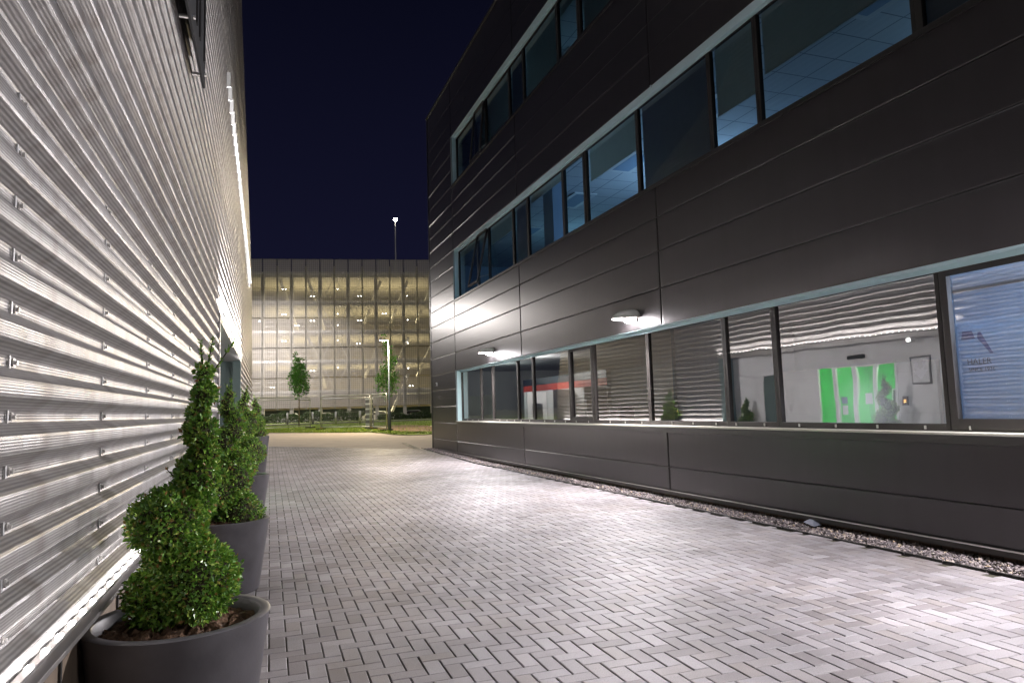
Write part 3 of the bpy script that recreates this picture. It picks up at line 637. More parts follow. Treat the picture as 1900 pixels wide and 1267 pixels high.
def sheet(mb, y0, y1fn, z0, z1):
    pf = profile(z0, z1); yend = max(y1fn(z) for z in (z0, (z0+z1)/2, z1))
    spans = []; prev = y0
    for l_ in LAPS+[1e9]:
        if l_ <= y0+.05: continue
        e_ = min(l_, yend)
        if e_ > prev: spans.append((prev, e_)); prev = e_
        if l_ >= yend: break
    for si, (a, c_) in enumerate(spans):
        near_ = a < 14; ts = (0, .03, .12, .5, .88, .97, 1) if near_ else (0, .06, .94, 1)
        n = len(mb.v); bul = {}; np_ = 0
        for (x, z) in pf:
            k = round((z-.993)/PER*2)
            if k not in bul: bul[k] = (RB.uniform(-.0012, .0022), RB.uniform(-.001, .001))
            ye = y1fn(z)
            for t_ in ts:
                y = a+(c_-a)*t_; yb = min(y, ye)
                off = -.0018 if (t_ in (0, 1)) else 0
                mb.v.append((x+off*(1 if 0 < si else t_)+bul[k][0]*math.sin(PI*t_)+bul[k][1]*math.sin(2*PI*t_), yb, z))
        T = len(ts)
        for i in range(len(pf)-1):
            if y1fn(pf[i][1]) < a and y1fn(pf[i+1][1]) < a: continue
            for j in range(T-1):
                q_ = n+i*T+j; mb.f.append((q_, q_+1, q_+T+1, q_+T)); mb.m.append(0)
c = MB()
sheet(c, -6, lambda z: PY0, ZB, PZ+.03)
sheet(c, PY1, endY, ZB, PZ+.03)
sheet(c, -6, endY, PZ+.03, 14.0)
# end returns along the raked far edge and round the doorway
for z in np.arange(ZB, 13.9, PER): c.quad((-DEP-.3, endY(z), z), (0, endY(z), z), (0, endY(z+PER), z+PER), (-DEP-.3, endY(z+PER), z+PER), 1)
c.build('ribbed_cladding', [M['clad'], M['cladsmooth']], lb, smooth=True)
# bolts with washers in the valleys, one column per lap
bo = MB()
for l_ in LAPS:
    for k in range(-2, 22):
        zc = .993+k*PER
        if not (1.9 < l_ < 9.4 and ZB < zc < 2.4): continue
        x = -DEP+.001; yy = l_+.035
        bo.tube([(x, yy, zc), (x+.004, yy, zc)], .011, 10, 0); bo.tube([(x+.004, yy, zc), (x+.011, yy, zc)], .0065, 6, 0)
        bo.box(x-.0, x+.004, l_-.004, l_+.006, zc-.0165, zc+.0165, 1)
tag(bo.build('bolt', [M['alu'], M['galv']], lb), kind='stuff')
# trim at the bottom, wall behind
bt = MB(); bt.box(-.06, .006, -6, PY0, ZB-.022, ZB-.004); bt.box(-.06, .006, PY1, 27.4, ZB-.022, ZB-.004); bt.build('bottom_trim', M['cladsmooth'], lb, bevel=.002)
sc_ = MB()
y = -5.9
while y < 27:
    if not PY0-.1 < y < PY1+.1: sc_.tube([(.007, y, ZB-.013), (.010, y, ZB-.013)], .005, 6)
    y += .28
bw = MB(); bw.box(-.30, -.075, -6, PY0, -.2, ZB+.1); bw.box(-.30, -.075, PY1, 27.0, -.2, ZB+.1); bw.build('base_wall', mk('brown_timber_board', (.20, .155, .115), .75, var=.25, vscale=2.0, stretch=(1, 8, .4)), lb)
bw = MB()
for k in range(0, 70):
    yy = -5.8+k*.48
    if not PY0-.2 < yy < PY1+.1 and yy < 27: bw.box(-.072, -.066, yy, yy+.02, 0, ZB-.02)
bw.build('board_joint', M['rubber'], lb)
co = MB()
co.box(-.30, -.05, -6, PY0, ZB+.1, PZ+.03); co.box(-.30, -.05, PY1, 25.9, ZB+.1, PZ+.03)
for z in np.arange(PZ+.03, 13.8, .5): co.box(-.30, -.05, -6, endY(z+.5)-.12, z, z+.5)
co.build('wall_core', M['joint'], lb)
# protruding white-edged canopy line high on the wall
cy = MB(); CP = [(10.55, 6.39), (14.0, 6.27), (17.6, 5.95), (22.4, 5.40)]
for (ya, za), (yb, zb_) in zip(CP[:-1], CP[1:]):
    w0 = .02+.10*(ya-10.55)/12; w1 = .02+.10*(yb-10.55)/12
    cy.quad((0.01, ya, za), (0.01+w0*.5, ya, za+.02), (0.01+w1*.5, yb, zb_+.02), (0.01, yb, zb_)); cy.quad((0.01+w0*.5, ya, za+.02), (.01, ya, za+.03+(ya-10.5)*.007), (.01, yb, zb_+.03+(yb-10.5)*.007), (0.01+w1*.5, yb, zb_+.02))
    n_ = int((yb-ya)/.4)
    for i in range(n_):
        t_ = i/n_; yy = ya+(yb-ya)*t_; z_ = za+(zb_-za)*t_; cy.box(.0, .05, yy, yy+.03, z_-.22, z_)
cy.build('light_flashing', M['white'], lb)
# ---- LED strips grazing the ribbed sheeting from below
def led_strip(y0, y1, z, x, P, label):
    o = empty('led_strip', (XW, (y0+y1)/2, z)); tag(o, label, 'lamp strip', 'led strips lighting the ribbed wall'); L0 = y1-y0
    q = MB(); q.box(x-.012, x+.012, -L0/2, L0/2, -.014, -.004); q.build('channel', M['alu'], o)
    q = MB(); yy = -L0/2+.05
    while yy < L0/2: q.box(x-.007, x+.007, yy, yy+.028, -.004, .002); yy += .14
    tag(q.build('led_row', emit('led_chip', (1, .98, .97), 7), o), kind='stuff')
    L_ = bpy.data.lights.new('led_strip_light', 'AREA'); L_.shape = 'RECTANGLE'; L_.size = .02; L_.size_y = L0; L_.energy = P*L0; L_.color = (1, .955, .95); L_.spread = math.radians(110)
    lo = bpy.data.objects.new('led_strip_light', L_); COL.objects.link(lo); lo.location = (XW+x, (y0+y1)/2, z+.004)
    lo.rotation_euler = (PI, math.radians(-24), 0)
led_strip(-6, PY0-.06, .775, .016, 1.6, 'long led strip along the foot of the ribbed wall, camera side of the doorway')
led_strip(PY0, PY1, PZ+.128, .034, 78, 'led strip on top of the doorway surround, washing the ribs above')
led_strip(PY1+.06, 26.8, .775, .030, 85, 'led strip along the foot of the ribbed wall beyond the doorway')

# ---- doorway portal
dw = MB(); dw.box(-.55, .012, PY0, PY1, PZ, PZ+.035); dw.build('portal_soffit', M['cladsmooth'], lb)
dw = MB(); dw.box(-.02, .016, PY0-.05, PY1+.05, PZ+.035, PZ+.10); dw.box(-.02, .014, PY0-.05, PY0, .0, PZ+.035); dw.build('portal_trim', M['cladsmooth'], lb, bevel=.003)
dw = MB(); dw.box(-.5, -.0, PY0-.045, PY0-.0, .0, PZ); dw.build('near_jamb', M['white'], lb)
dw = MB(); dw.box(-.16, .004, PY1-.22, PY1, 0, PZ); dw.box(-.5, -.16, PY1-.06, PY1, 0, PZ); dw.build('dark_pillar', M['doorgrey'], lb, bevel=.004)
XD = -.45
dw = MB()
for y0, y1, z0, z1 in ((9.5, 11.2, 0, PZ), (13.45, 14.5, 0, PZ), (11.2, 13.45, 2.2, PZ), (15.4, PY1, 0, PZ), (14.5, 15.4, 2.15, PZ)):
    dw.box(XD-.08, XD, y0, y1, z0, z1)
dw.build('entrance_wall', M['white'], lb)
dw = MB()
for z in (1.05, 1.9): dw.box(XD, XD+.002, 9.5, 11.2, z, z+.006); dw.box(XD, XD+.002, 13.45, 14.5, z, z+.006)
dw.build('wall_joint', M['galv'], lb)
dr = MB(); dr.box(XD-.06, XD+.01, 14.5, 14.58, 0, 2.15); dr.box(XD-.06, XD+.01, 15.32, 15.4, 0, 2.15); dr.box(XD-.06, XD+.01, 14.58, 15.32, 2.07, 2.15)
d0 = dr.build('door', M['white'], lb, bevel=.004); dr = MB(); dr.box(XD-.05, XD-.01, 14.58, 15.32, .01, 2.07); dr.build('door_leaf', M['doorgrey'], d0)
dr = MB(); dr.tube([(XD+.03, 14.7, .9), (XD+.03, 14.7, 1.3)], .012); dr.build('door_handle', M['alu'], d0)
for i in range(4):
    a = 11.2+i*.5625; bq = a+.5625
    dr = MB(); w_ = .055
    dr.box(XD-.05, XD+.012, a, a+w_, 0, 2.2); dr.box(XD-.05, XD+.012, bq-w_, bq, 0, 2.2); dr.box(XD-.05, XD+.012, a+w_, bq-w_, 2.12, 2.2); dr.box(XD-.05, XD+.012, a+w_, bq-w_, 0, .1)
    d_ = dr.build('sliding_door', M['white'], lb, bevel=.003)
    dr = MB(); dr.quad((XD-.02, a+w_, .1), (XD-.02, bq-w_, .1), (XD-.02, bq-w_, 2.12), (XD-.02, a+w_, 2.12)); dr.build('pane', glass('door_glass', (.9, .92, .9), 1.4), d_)
    if i == 1:
        dr = MB(); dr.box(XD, XD+.003, a+.1, a+.3, 1.25, 1.5); dr.build('notice', M['paper'], d_)
    if i == 2:
        dr = MB(); dr.box(XD, XD+.003, a+.25, a+.42, 1.28, 1.45); dr.build('blue_notice', M['bluepaper'], d_); dr = MB(); dr.box(XD, XD+.003, a+.25, a+.42, 1.02, 1.24); dr.build('notice', M['paper'], d_)
dr = MB(); dr.box(XD, XD+.07, 12.0, 12.45, 2.29, 2.38); dr.build('door_sensor', M['blackplastic'], lb, bevel=.03)
# green lobby behind the sliding doors
gr = MB(); gr.box(-3.4, -3.3, 10.2, 14.6, 0, 2.7); gr.box(-3.3, XD-.09, 10.2, 10.3, 0, 2.7); gr.box(-3.3, XD-.09, 14.5, 14.6, 0, 2.7); gr.build('lobby_wall', M['green_wall'], lb)
gr = MB(); gr.box(-3.3, XD-.08, 10.3, 14.5, -.02, .004); gr.build('lobby_floor', M['carpet'], lb); gr = MB(); gr.box(-3.3, XD-.09, 10.3, 14.5, 2.66, 2.7); gr.build('lobby_ceiling', M['white'], lb)
gr = MB(); gr.box(-3.29, -3.25, 12.9, 13.7, 1.15, 1.6); gr.box(-3.24, -3.235, 12.95, 13.65, 1.2, 1.55, 1); gr.build('lobby_screen', [M['white'], M['blackplastic']], lb)
gr = MB(); gr.box(-2.6, -1.7, 12.5, 13.1, 0, .75); gr.build('lobby_seat', mk('mauve_fabric', (.25, .10, .14), .9), lb, bevel=.05)
pt('lobby_light', (XW-2.0, 12.2, 2.4), 60, (1, 1, .92)); pt('lobby_light', (XW-1.2, 11.2, 2.4), 40, (1, 1, .9))
# things fixed to the entrance wall
pc = empty('leaf_picture', (XW+XD+.003, 10.62, 1.93)); tag(pc, 'dark framed panel with pale leaf shapes on the white entrance wall', 'picture')
q = MB(); q.box(0, .025, -.24, .24, -.30, .30); q.build('frame', M['trimdark'], pc, bevel=.004)
q = MB(); q.box(.025, .028, -.20, .20, -.26, .26); q.build('backing_sheet', M['galv'], pc)
q = MB()
for (y0, z0, an, l_) in ((-.02, -.2, 1.2, .3), (.02, -.2, 1.9, .3), (0, -.1, .5, .2), (0, -.1, 2.6, .2), (-.1, .05, 1.4, .18), (.12, .02, 1.7, .2)):
    dx_, dz_ = math.cos(an), math.sin(an); nx_, nz_ = -dz_, dx_
    pts = []
    for t_ in (0, .3, .6, 1): pts.append((y0+dx_*l_*t_+nx_*.16*l_*math.sin(PI*t_)*1.6, z0+dz_*l_*t_+nz_*.16*l_*math.sin(PI*t_)*1.6))
    for t_ in (.6, .3): pts.append((y0+dx_*l_*t_-nx_*.16*l_*math.sin(PI*t_)*1.6, z0+dz_*l_*t_-nz_*.16*l_*math.sin(PI*t_)*1.6))
    q.poly([(.0295+.0006*len(q.f), max(-.19, min(.19, a_)), max(-.25, min(.25, b_))) for a_, b_ in pts])
q.build('leaf_print', M['paper'], pc)
kp = empty('door_keypad', (XW+XD+.003, 11.06, 1.3)); tag(kp, 'small black keypad with amber digits right of the sliding doors', 'keypad')
q = MB(); q.box(0, .03, -.05, .05, -.09, .09); q.build('housing', M['blackplastic'], kp, bevel=.006); q = MB(); q.box(.03, .032, -.02, .02, .0, .02); q.box(.03, .032, -.02, .02, -.035, -.015); q.build('digits', emit('amber', (1, .4, .05), 4), kp)
sl_ = empty('portal_lamp', (XW-.15, 10.6, PZ)); tag(sl_, 'small white security lamp under the doorway soffit', 'lamp')
q = MB(); q.box(-.05, .05, -.07, .07, -.10, -.002); q.build('housing', M['white'], sl_, bevel=.012); q = MB(); q.box(.05, .056, -.04, .04, -.08, -.02); q.build('lamp_glass', emit('small_lamp', (1, .98, .95), 6), sl_)
# sign high on the left wall
sg = empty('wall_sign', (XW+.07, 5.6, 4.6)); tag(sg, 'black sign panel with raised letter outlines standing off the ribbed wall', 'sign')
q = MB(); q.box(0, .02, -2.2, .46, -.50, 1.3); q.build('sign_panel', M['blackplastic'], sg, bevel=.003)
q = MB()
for y0 in (-1.9, -1.3, -.7, -.1):
    q.box(.02, .03, y0, y0+.06, -.35, .9); q.box(.02, .03, y0+.38, y0+.44, -.35, .9); q.box(.02, .03, y0+.06, y0+.38, .84, .9)
q.build('letter_outline', M['trimdark'], sg)
for yy, z_ in ((.38, -.42), (.38, .4), (-.5, -.42), (-1.4, -.42)):
    q = MB(); q.tube([(-.07, yy, z_), (.035, yy, z_)], .014, 10); q.build('standoff_bolt', M['alu'], sg)

# ================================================================ PLANTERS & TOPIARY
def planter(x, y, zb, R, h, rb, label):
    o = empty('planter', (x, y, zb)); tag(o, label, 'planter', 'grey tapered planters along the ribbed wall')
    q = MB(); t_ = .045
    q.lathe([(0.0, .0), (rb-.01, 0.0), (rb, .01), (R-.004, h-.012), (R, h-.004), (R-.006, h), (R-t_+.006, h), (R-t_, h-.006), (R-t_-.012, h-.10), (0, h-.105)], seg=72)
    q.build('pot', M['pot'], o, smooth=True)
    md = o.children[0].modifiers.new('es', 'EDGE_SPLIT'); md.split_angle = math.radians(50)
    s = MB(); n = 26
    for i in range(n+1):
        for j in range(n+1):
            a = (i/n*2-1); b_ = (j/n*2-1); rr = math.hypot(a, b_); mx_ = max(abs(a), abs(b_)); sc2 = (mx_/rr if rr > 0 else 0)
            X = a*sc2*(R-t_-.008); Y = b_*sc2*(R-t_-.008)
            s.v.append((X, Y, h-.055+random.uniform(-.012, .022)+.03*(1-mx_)))
    for i in range(n):
        for j in range(n): k = i*(n+1)+j; s.f.append((k, k+n+1, k+n+2, k+1)); s.m.append(0)
    s.build('soil', M['soil'], o)
    return o
def leaves(spheres, n, lsz, seed, core=.8, keep=None):
    """leaf faces spread through a shell of the union of spheres; spheres: (x,y,z,r)"""
    R_ = np.random.default_rng(seed); V = []; F_ = []; S = np.array(spheres); w_ = S[:, 3]**2; w_ = w_/w_.sum(); cnt = 0
    while cnt < n:
        k = R_.choice(len(S), p=w_); d = R_.normal(0, 1, 3); d /= np.linalg.norm(d)
        lump = 1+.05*math.sin(d[0]*7+k*2)+.05*math.sin(d[1]*9+d[2]*6+k)
        p_ = S[k, :3]+d*S[k, 3]*lump*R_.uniform(core, 1.04)
        dist = np.linalg.norm(S[:, :3]-p_, axis=1)/S[:, 3]
        if (np.delete(dist, k) < core-.02).any(): continue
        ax = d*R_.uniform(.3, 1)+R_.normal(0, .6, 3); ax /= np.linalg.norm(ax); nn = np.cross(ax, R_.normal(0, 1, 3)); nn /= np.linalg.norm(nn); sd = nn; up_ = np.cross(ax, sd)
        l = lsz*R_.uniform(.5, 1.45); wd = l*.30; n0 = len(V)
        V += [tuple(p_), tuple(p_+ax*l*.45+sd*wd+up_*l*.10), tuple(p_+ax*l), tuple(p_+ax*l*.45-sd*wd+up_*l*.10)]
        F_ += [(n0, n0+1, n0+2), (n0, n0+2, n0+3)]; cnt += 1
    return V, F_
def topiary(x, y, z, spheres, tips, n, lsz, seed, label, shear=(0, 0)):
    o = empty('topiary_shrub', (x, y, z)); tag(o, label, 'shrub', 'clipped spiral box shrubs in planters')
    V, F_ = leaves(spheres, n, lsz, seed)
    R_ = np.random.default_rng(seed+50)
    stem = MB(); top = max(s[2] for s in spheres)
    stem.tube([(0, 0, -.02), (spheres[0][0]*.5, 0, .15), (spheres[-1][0]*.8, spheres[-1][1]*.8, top)], [.016, .013, .005], 7)
    for (a, b_, k) in tips:
        stem.tube([a, b_], [.004, .002], 5)
        A = np.array(a); B = np.array(b_); dr_ = (B-A)/np.linalg.norm(B-A)
        for _ in range(k):
            t_ = R_.uniform(0, 1.05); p_ = A+(B-A)*t_; d = R_.normal(0, 1, 3); d -= dr_*d.dot(dr_); d /= np.linalg.norm(d); ax = d*.8+dr_*.7; ax /= np.linalg.norm(ax)
            sd = np.cross(ax, dr_); sd /= np.linalg.norm(sd)+1e-6; l = lsz*R_.uniform(.8, 1.3); n0 = len(V)
            V += [tuple(p_), tuple(p_+ax*l*.45+sd*l*.28), tuple(p_+ax*l), tuple(p_+ax*l*.45-sd*l*.28)]; F_ += [(n0, n0+1, n0+2), (n0, n0+2, n0+3)]
    me = bpy.data.meshes.new('foliage'); me.from_pydata(V, [], F_); me.materials.append(M['box']); f = bpy.data.objects.new('foliage', me); COL.objects.link(f); f.parent = o
    cr = MB()  # dark solid core blocks see-through, its colour stands for shade inside the crown
    for (sx_, sy_, sz_, r) in spheres:
        cr.lathe([(max(.001, r*.80*math.sin(a)), -r*.80*math.cos(a)) for a in [PI*i/8 for i in range(9)]], (sx_, sy_, sz_), 12)
    for i, v in enumerate(cr.v): stem.v.append(v)
    n0 = len(stem.v)-len(cr.v)
    for f_ in cr.f: stem.f.append(tuple(n0+i for i in f_)); stem.m.append(0)
    stem.build('branches', M['stem_core'], o)
    return o
# front shrub follows the leaning, lobed outline of the photograph
sp1 = [(.06, -.02, .21, .165), (-.06, .03, .15, .14), (.03, .06, .14, .12), (0, .0, .29, .135), (-.045, -.03, .45, .14), (.045, .03, .52, .085), (.06, .01, .63, .088), (.09, -.01, .72, .055), (.072, -.01, .81, .068), (.06, .01, .89, .042), (.085, 0, .97, .046), (.08, 0, 1.06, .034)]
planter(-.345, 3.24, 0, .352, .60, .27, 'dark grey planter in front, nearest the camera, rim and soil in view')
topiary(-.345, 3.24, .53, sp1, [((.08, 0, 1.06), (.065, 0, 1.19), 60), ((.09, 0, 1.06), (.115, 0, 1.20), 60), ((.09, 0, 1.02), (.195, .03, 1.19), 46), ((.0, 0, .6), (-.05, -.02, .66), 14), ((-.08, -.08, .4), (-.16, -.1, .5), 10)], 20000, .019, 3, 'tallest looking spiral box shrub in the frontmost planter, three loose shoots on top')
def spiral(h, r0, lean=0, seed=0, turns=2.6):
    out = []; n = 17
    for i in range(n):
        t_ = i/(n-1); r = r0*(1-t_)**.75*.66+.036; a = seed+turns*2*PI*t_; off = r0*.58*(1-t_)**.7+.01
        out.append((math.cos(a)*off+lean*t_, math.sin(a)*off, .10+h*t_, r))
    return out
planter(-.335, 6.30, 0, .34, .57, .26, 'second dark grey planter from the front, behind the frontmost shrub')
topiary(-.335, 6.30, .50, spiral(.98, .20, .03, 0.3), [((.03, 0, 1.08), (.03, 0, 1.2), 40), ((.03, 0, 1.08), (-.01, 0, 1.17), 25)], 12000, .022, 11, 'second spiral box shrub from the front, dense and bright green')
planter(-.335, 10.9, 0, .34, .57, .26, 'third dark grey planter from the front, by the near side of the doorway')
topiary(-.335, 10.9, .50, spiral(1.12, .24, 0, 2.0), [((.0, 0, 1.2), (.03, 0, 1.34), 40), ((.0, 0, 1.2), (-.05, 0, 1.3), 25)], 9000, .026, 12, 'third spiral box shrub from the front, standing before the doorway jamb')
planter(-.80, 15.75, 0, .30, .50, .23, 'dark grey planter tucked into the doorway recess')
topiary(-.80, 15.75, .43, spiral(.9, .2, 0, 1.0), [((.0, 0, 1.0), (.0, 0, 1.08), 20)], 3500, .03, 13, 'spiral box shrub inside the doorway recess, seen mostly as a reflection')
planter(-.33, 18.7, 0, .33, .90, .24, 'tallest grey planter, farthest along the ribbed wall')
topiary(-.33, 18.7, .83, spiral(.86, .21, 0, .5), [((.0, 0, .9), (-.04, 0, 1.08), 20), ((.02, 0, .85), (.09, 0, 1.05), 26)], 4500, .032, 14, 'farthest spiral box shrub, in the tall planter past the doorway')

# ================================================================ CAR PARK
A_ = Vector((-.72, 75.82, 0)); B_ = Vector((16.3, 72.93, 0)); ud = (B_-A_).normalized(); TC = math.atan2(ud.y, ud.x)
BAY = (B_-A_).length/12; ZC0, ZC1 = 2.05, 17.60; RH = (ZC1-ZC0)/5
cp = empty('car_park', A_, TC); tag(cp, 'multi storey car park wrapped in grey wire mesh panels, lit from inside', 'building')
for i in range(-4, 16):
    for r in range(5):
        if i in (-4, -3, 14, 15) and r > 3 and False: continue
        q = MB(); x0, x1 = i*BAY+.03, (i+1)*BAY-.03; z0, z1 = ZC0+r*RH+.03, ZC0+(r+1)*RH-.03
        q.quad((x0, 0, z0), (x1, 0, z0), (x1, 0, z1), (x0, 0, z1))
        q.box(x0, x0+.035, -.03, -.002, z0, z1, 1); q.box(x1-.035, x1, -.03, -.002, z0, z1, 1); q.box(x0+.035, x1-.035, -.03, -.002, z1-.035, z1, 1); q.box(x0+.035, x1-.035, -.03, -.002, z0, z0+.035, 1)
        q.build('mesh_panel', [M['mesh'], M['meshframe']], cp)
XL, XR = -4*BAY, 16*BAY
st = MB()
for i in range(-4, 17):
    if i % 2 == 0: st.box(i*BAY-.22, i*BAY+.14, .35, .75, -1.2, 16.0)
    else: st.box(i*BAY-.07, i*BAY+.07, .3, .45, 1.9, 16.9)
st.build('steel_column', M['concrete'], cp)
SLZ = [3.75, 6.9, 10.0, 13.1, 16.1]
for z in SLZ:
    q = MB(); q.box(XL, XR, .5, 17, z-.35, z); q.build('floor_slab', M['concrete'], cp)
    q = MB(); q.box(XL, XR, .3, .42, z-.14, z+.12); q.build('edge_beam', M['galv'], cp)
    if z < 16:
        q = MB(); q.box(XL, XR, .46, .50, z+1.0, z+1.05); q.box(XL, XR, .46, .50, z+.55, z+.6); q.build('guard_rail', M['galv'], cp)
q = MB(); q.box(XL, XR, 16.8, 17, 2, 16.1); q.build('rear_wall', mk('ochre_wall', (.40, .34, .20), .8, var=.1, vscale=.6), cp)
q = MB(); q.box(XL-20, XR+20, 17.1, 17.3, -2, 3.4); q.build('undercroft_backdrop', mk('dark_green_backdrop', (.02, .035, .025), .9, var=.5, vscale=1), cp)  # dark backdrop added to hide the sky under the mesh, darkness in its colour
def beam(mb, a, b, t_):
    mb.tube([a, b], t_, 4)
q = MB()
for i, z in ((1, 16), (3, 16), (1, 9.9), (3, 9.9)): beam(q, (i*BAY, 1.0, z), ((i+1.0)*BAY-.1, 6.0, z-3.3-2.2), .20)
for i, z in ((7, 16), (9, 16), (11, 16), (7, 9.9), (9, 9.9), (11, 9.9), (9, 6), (7, 5.5)): beam(q, ((i+1.3)*BAY, 1.0, z-.6), ((i)*BAY, 5.0, z-4.6), .18)
q.build('ramp_beam', M['concrete'], cp)
q = MB()
for i, z in ((3, 15.9), (5, 15.9), (3, 9.8), (5, 9.8)):
    beam(q, (i*BAY, .6, z), ((i+2)*BAY, .6, z-6), .035); beam(q, ((i+2)*BAY, .65, z), (i*BAY, .65, z-6), .035)
q.build('cross_brace', M['galv'], cp)
tubeE = emit('strip_lamp', (1, .98, .9), 14)
for (u, z) in ((1.3, 14.6), (3.3, 13.8), (5.0, 14.6), (6.7, 13.8), (10.1, 13.8), (1.3, 11.9), (3.3, 11.2), (5.0, 11.9), (8.5, 11.9), (10.1, 11.2), (6.7, 11.2), (-.3, 11.2), (2.2, 10.7), (5.0, 10.7), (1.3, 9.1), (5.0, 9.1), (6.6, 8.7), (10.1, 8.7), (5.0, 6.2), (3.3, 5.9), (8.5, 6.3), (10.1, 6.0), (.5, 4.3), (8.6, 3.4), (1.3, 3.4), (3.3, 3.4), (5.1, 3.5), (10.4, 4.1), (10.1, 5.1)):
    q = MB(); q.box(u*BAY-.13, u*BAY-.01, 1.2, 1.3, z, z+.06); q.box(u*BAY+.2, u*BAY+.30, 1.2, 1.3, z, z+.06); q.build('strip_light', tubeE, cp)
for z in (15.6, 12.5, 9.4, 6.3, 3.3):
    for u in (2, 9):
        o_ = area('car_park_light', A_+ud*(u*BAY)+Vector((-ud.y, ud.x, 0))*6+Vector((0, 0, z)), 8, 3, 850, (1, .88, .54)); o_.rotation_euler = (0, 0, TC)
# white kerb along the front of the top deck
q = MB(); q.box(-4*BAY, 16*BAY, .3, .5, 16.1, 16.25); q.build('roof_kerb', M['white'], cp)
# tall lamp on the roof deck
rl = empty('roof_deck_lamp', A_+ud*(9.93*BAY)+Vector((0, 4, 16.1))); tag(rl, 'tall floodlight mast standing on the car park roof', 'lamp')
q = MB(); q.tube([(0, 0, 0), (0, 0, 6.9)], [.09, .05], 8); q.build('mast', M['galv'], rl)
q = MB(); q.box(-.22, .22, -.28, .1, 6.86, 7.02); q.build('lamp_head', M['galv'], rl, bevel=.02)
q = MB(); q.box(-.20, .20, -.30, -.285, 6.80, 7.0); q.box(-.2, .2, -.27, .08, 6.84, 6.858); q.build('lamp_glass', emit('roof_lamp', (1, .93, .8), 60), rl)
# tall lamp hidden behind the ribbed building washes the lower mesh panels
wl = empty('street_lamp', (-4.2, 63.0, gz(63))); tag(wl, 'tall street lamp close to the mesh facade, out of sight behind the ribbed building', 'street lamp')
q = MB(); q.tube([(0, 0, 0), (0, 0, 9.0)], [.09, .05], 12); q.build('post', M['galv'], wl, smooth=True)
q = MB(); q.box(-.15, .15, -.1, .45, 9.0, 9.1); q.build('lamp_head', M['galv'], wl, bevel=.01); q = MB(); q.box(-.12, .12, .0, .42, 8.985, 8.995); q.build('lamp_glass', emit('mast_lamp', (1, .97, .92), 60), wl)
L_ = bpy.data.lights.new('mast_light', 'SPOT'); L_.energy = 5200; L_.color = (1, .94, .90); L_.spot_size = math.radians(95); L_.spot_blend = .35; L_.shadow_soft_size = .2
lo = bpy.data.objects.new('mast_light', L_); COL.objects.link(lo); lo.location = (-4.2, 63.3, gz(63)+8.9)
tgt = Vector((-.5, 75, 3.2)); lo.rotation_euler = (tgt-lo.location).to_track_quat('-Z', 'Y').to_euler()

# ================================================================ HEDGES, CARS, BOLLARDS beyond the lawn
def hedge(x0, x1, y, h, label, seed):
    R_ = np.random.default_rng(seed); V = []; F_ = []
    for _ in range(int(900*(x1-x0))):
        px_ = R_.uniform(x0, x1); py_ = y+R_.normal(0, .35); pz_ = .6+h*R_.random()**.7*(1+.18*math.sin(px_*2.3+seed)+.1*math.sin(px_*6.1))
        a = R_.normal(0, 1, 3); a /= np.linalg.norm(a); s_ = np.cross(a, R_.normal(0, 1, 3)); s_ /= np.linalg.norm(s_); l = .11; n0 = len(V); p_ = np.array((px_, py_, pz_))
        V += [tuple(p_), tuple(p_+a*l*.5+s_*l*.4), tuple(p_+a*l), tuple(p_+a*l*.5-s_*l*.4)]; F_.append((n0, n0+1, n0+2, n0+3))
    me = bpy.data.meshes.new('hedge'); me.from_pydata(V, [], F_); me.materials.append(M['hedgeleaf']); o = bpy.data.objects.new('hedge', me); COL.objects.link(o); tag(o, label, 'hedge'); return o
hedge(-1.5, 8.6, 70.4, .95, 'low dark hedge at the foot of the car park, left of the lit tree', 5)
hedge(10.2, 19, 70.6, .62, 'lower green hedge at the foot of the car park, right of the lit tree', 6)
def car(x, y, rz, colm, label):
    o = empty('parked_car', (x, y, .1), rz); tag(o, label, 'car', 'cars parked under the car park')
    q = MB(); P_ = [(-2.1, .35), (-2.1, .8), (-1.9, .95), (-1.3, 1.0), (-.7, 1.42), (.6, 1.47), (1.3, 1.05), (2.0, .92), (2.15, .6), (2.1, .35)]
    for sgn in (-.85, .85): q.poly([(a, sgn*(1 if b_ < 1.05 else .86), b_) for a, b_ in (P_ if sgn < 0 else P_[::-1])])
    for (a, b_), (c_, d_) in zip(P_, P_[1:]+P_[:1]):
        wa = .85*(1 if b_ < 1.05 else .86); wc = .85*(1 if d_ < 1.05 else .86); q.quad((a, -wa, b_), (a, wa, b_), (c_, wc, d_), (c_, -wc, d_))
    q.build('body', colm, o)
    q = MB(); q.poly([(-.95, -.865, 1.05), (.95, -.865, 1.05), (.5, -.76, 1.38), (-.62, -.76, 1.36)]); q.poly([(-.95, .865, 1.05), (-.62, .76, 1.36), (.5, .76, 1.38), (.95, .865, 1.05)]); q.build('side_window', M['blackplastic'], o)
    for wx in (-1.3, 1.3):
        for wy in (-.8, .8):
            q = MB(); q.tube([(wx, wy-.1, .32), (wx, wy+.1, .32)], .32, 16); q.build('wheel', M['rubber'], o)
    return o
wcar = mk('white_car_paint', (.7, .7, .7), .25, coat=.5); scar = mk('silver_car_paint', (.35, .36, .38), .3, .5, coat=.5)
car(2.0, 79, TC, wcar, 'white parked car under the car park, leftmost of the cars'); car(5.6, 80.5, TC, scar, 'silver parked car under the car park behind the slim tree'); car(11.6, 79.5, TC, wcar, 'white parked car under the car park left of the lamp post'); car(15.1, 77.5, TC, scar, 'silver parked car under the car park, rightmost of the cars')
for (u, P) in ((2, 60), (6, 25), (11, 90)):
    o_ = area('undercroft_light', A_+ud*(u*BAY)+Vector((-ud.y, ud.x, 0))*5+Vector((0, 0, 2.9)), 3, 1, P, (.75, 1, .75))
hb = [(1.5, 65.6), (3.45, 61.8), (4.94, 57.0), (6.68, 55.9)]
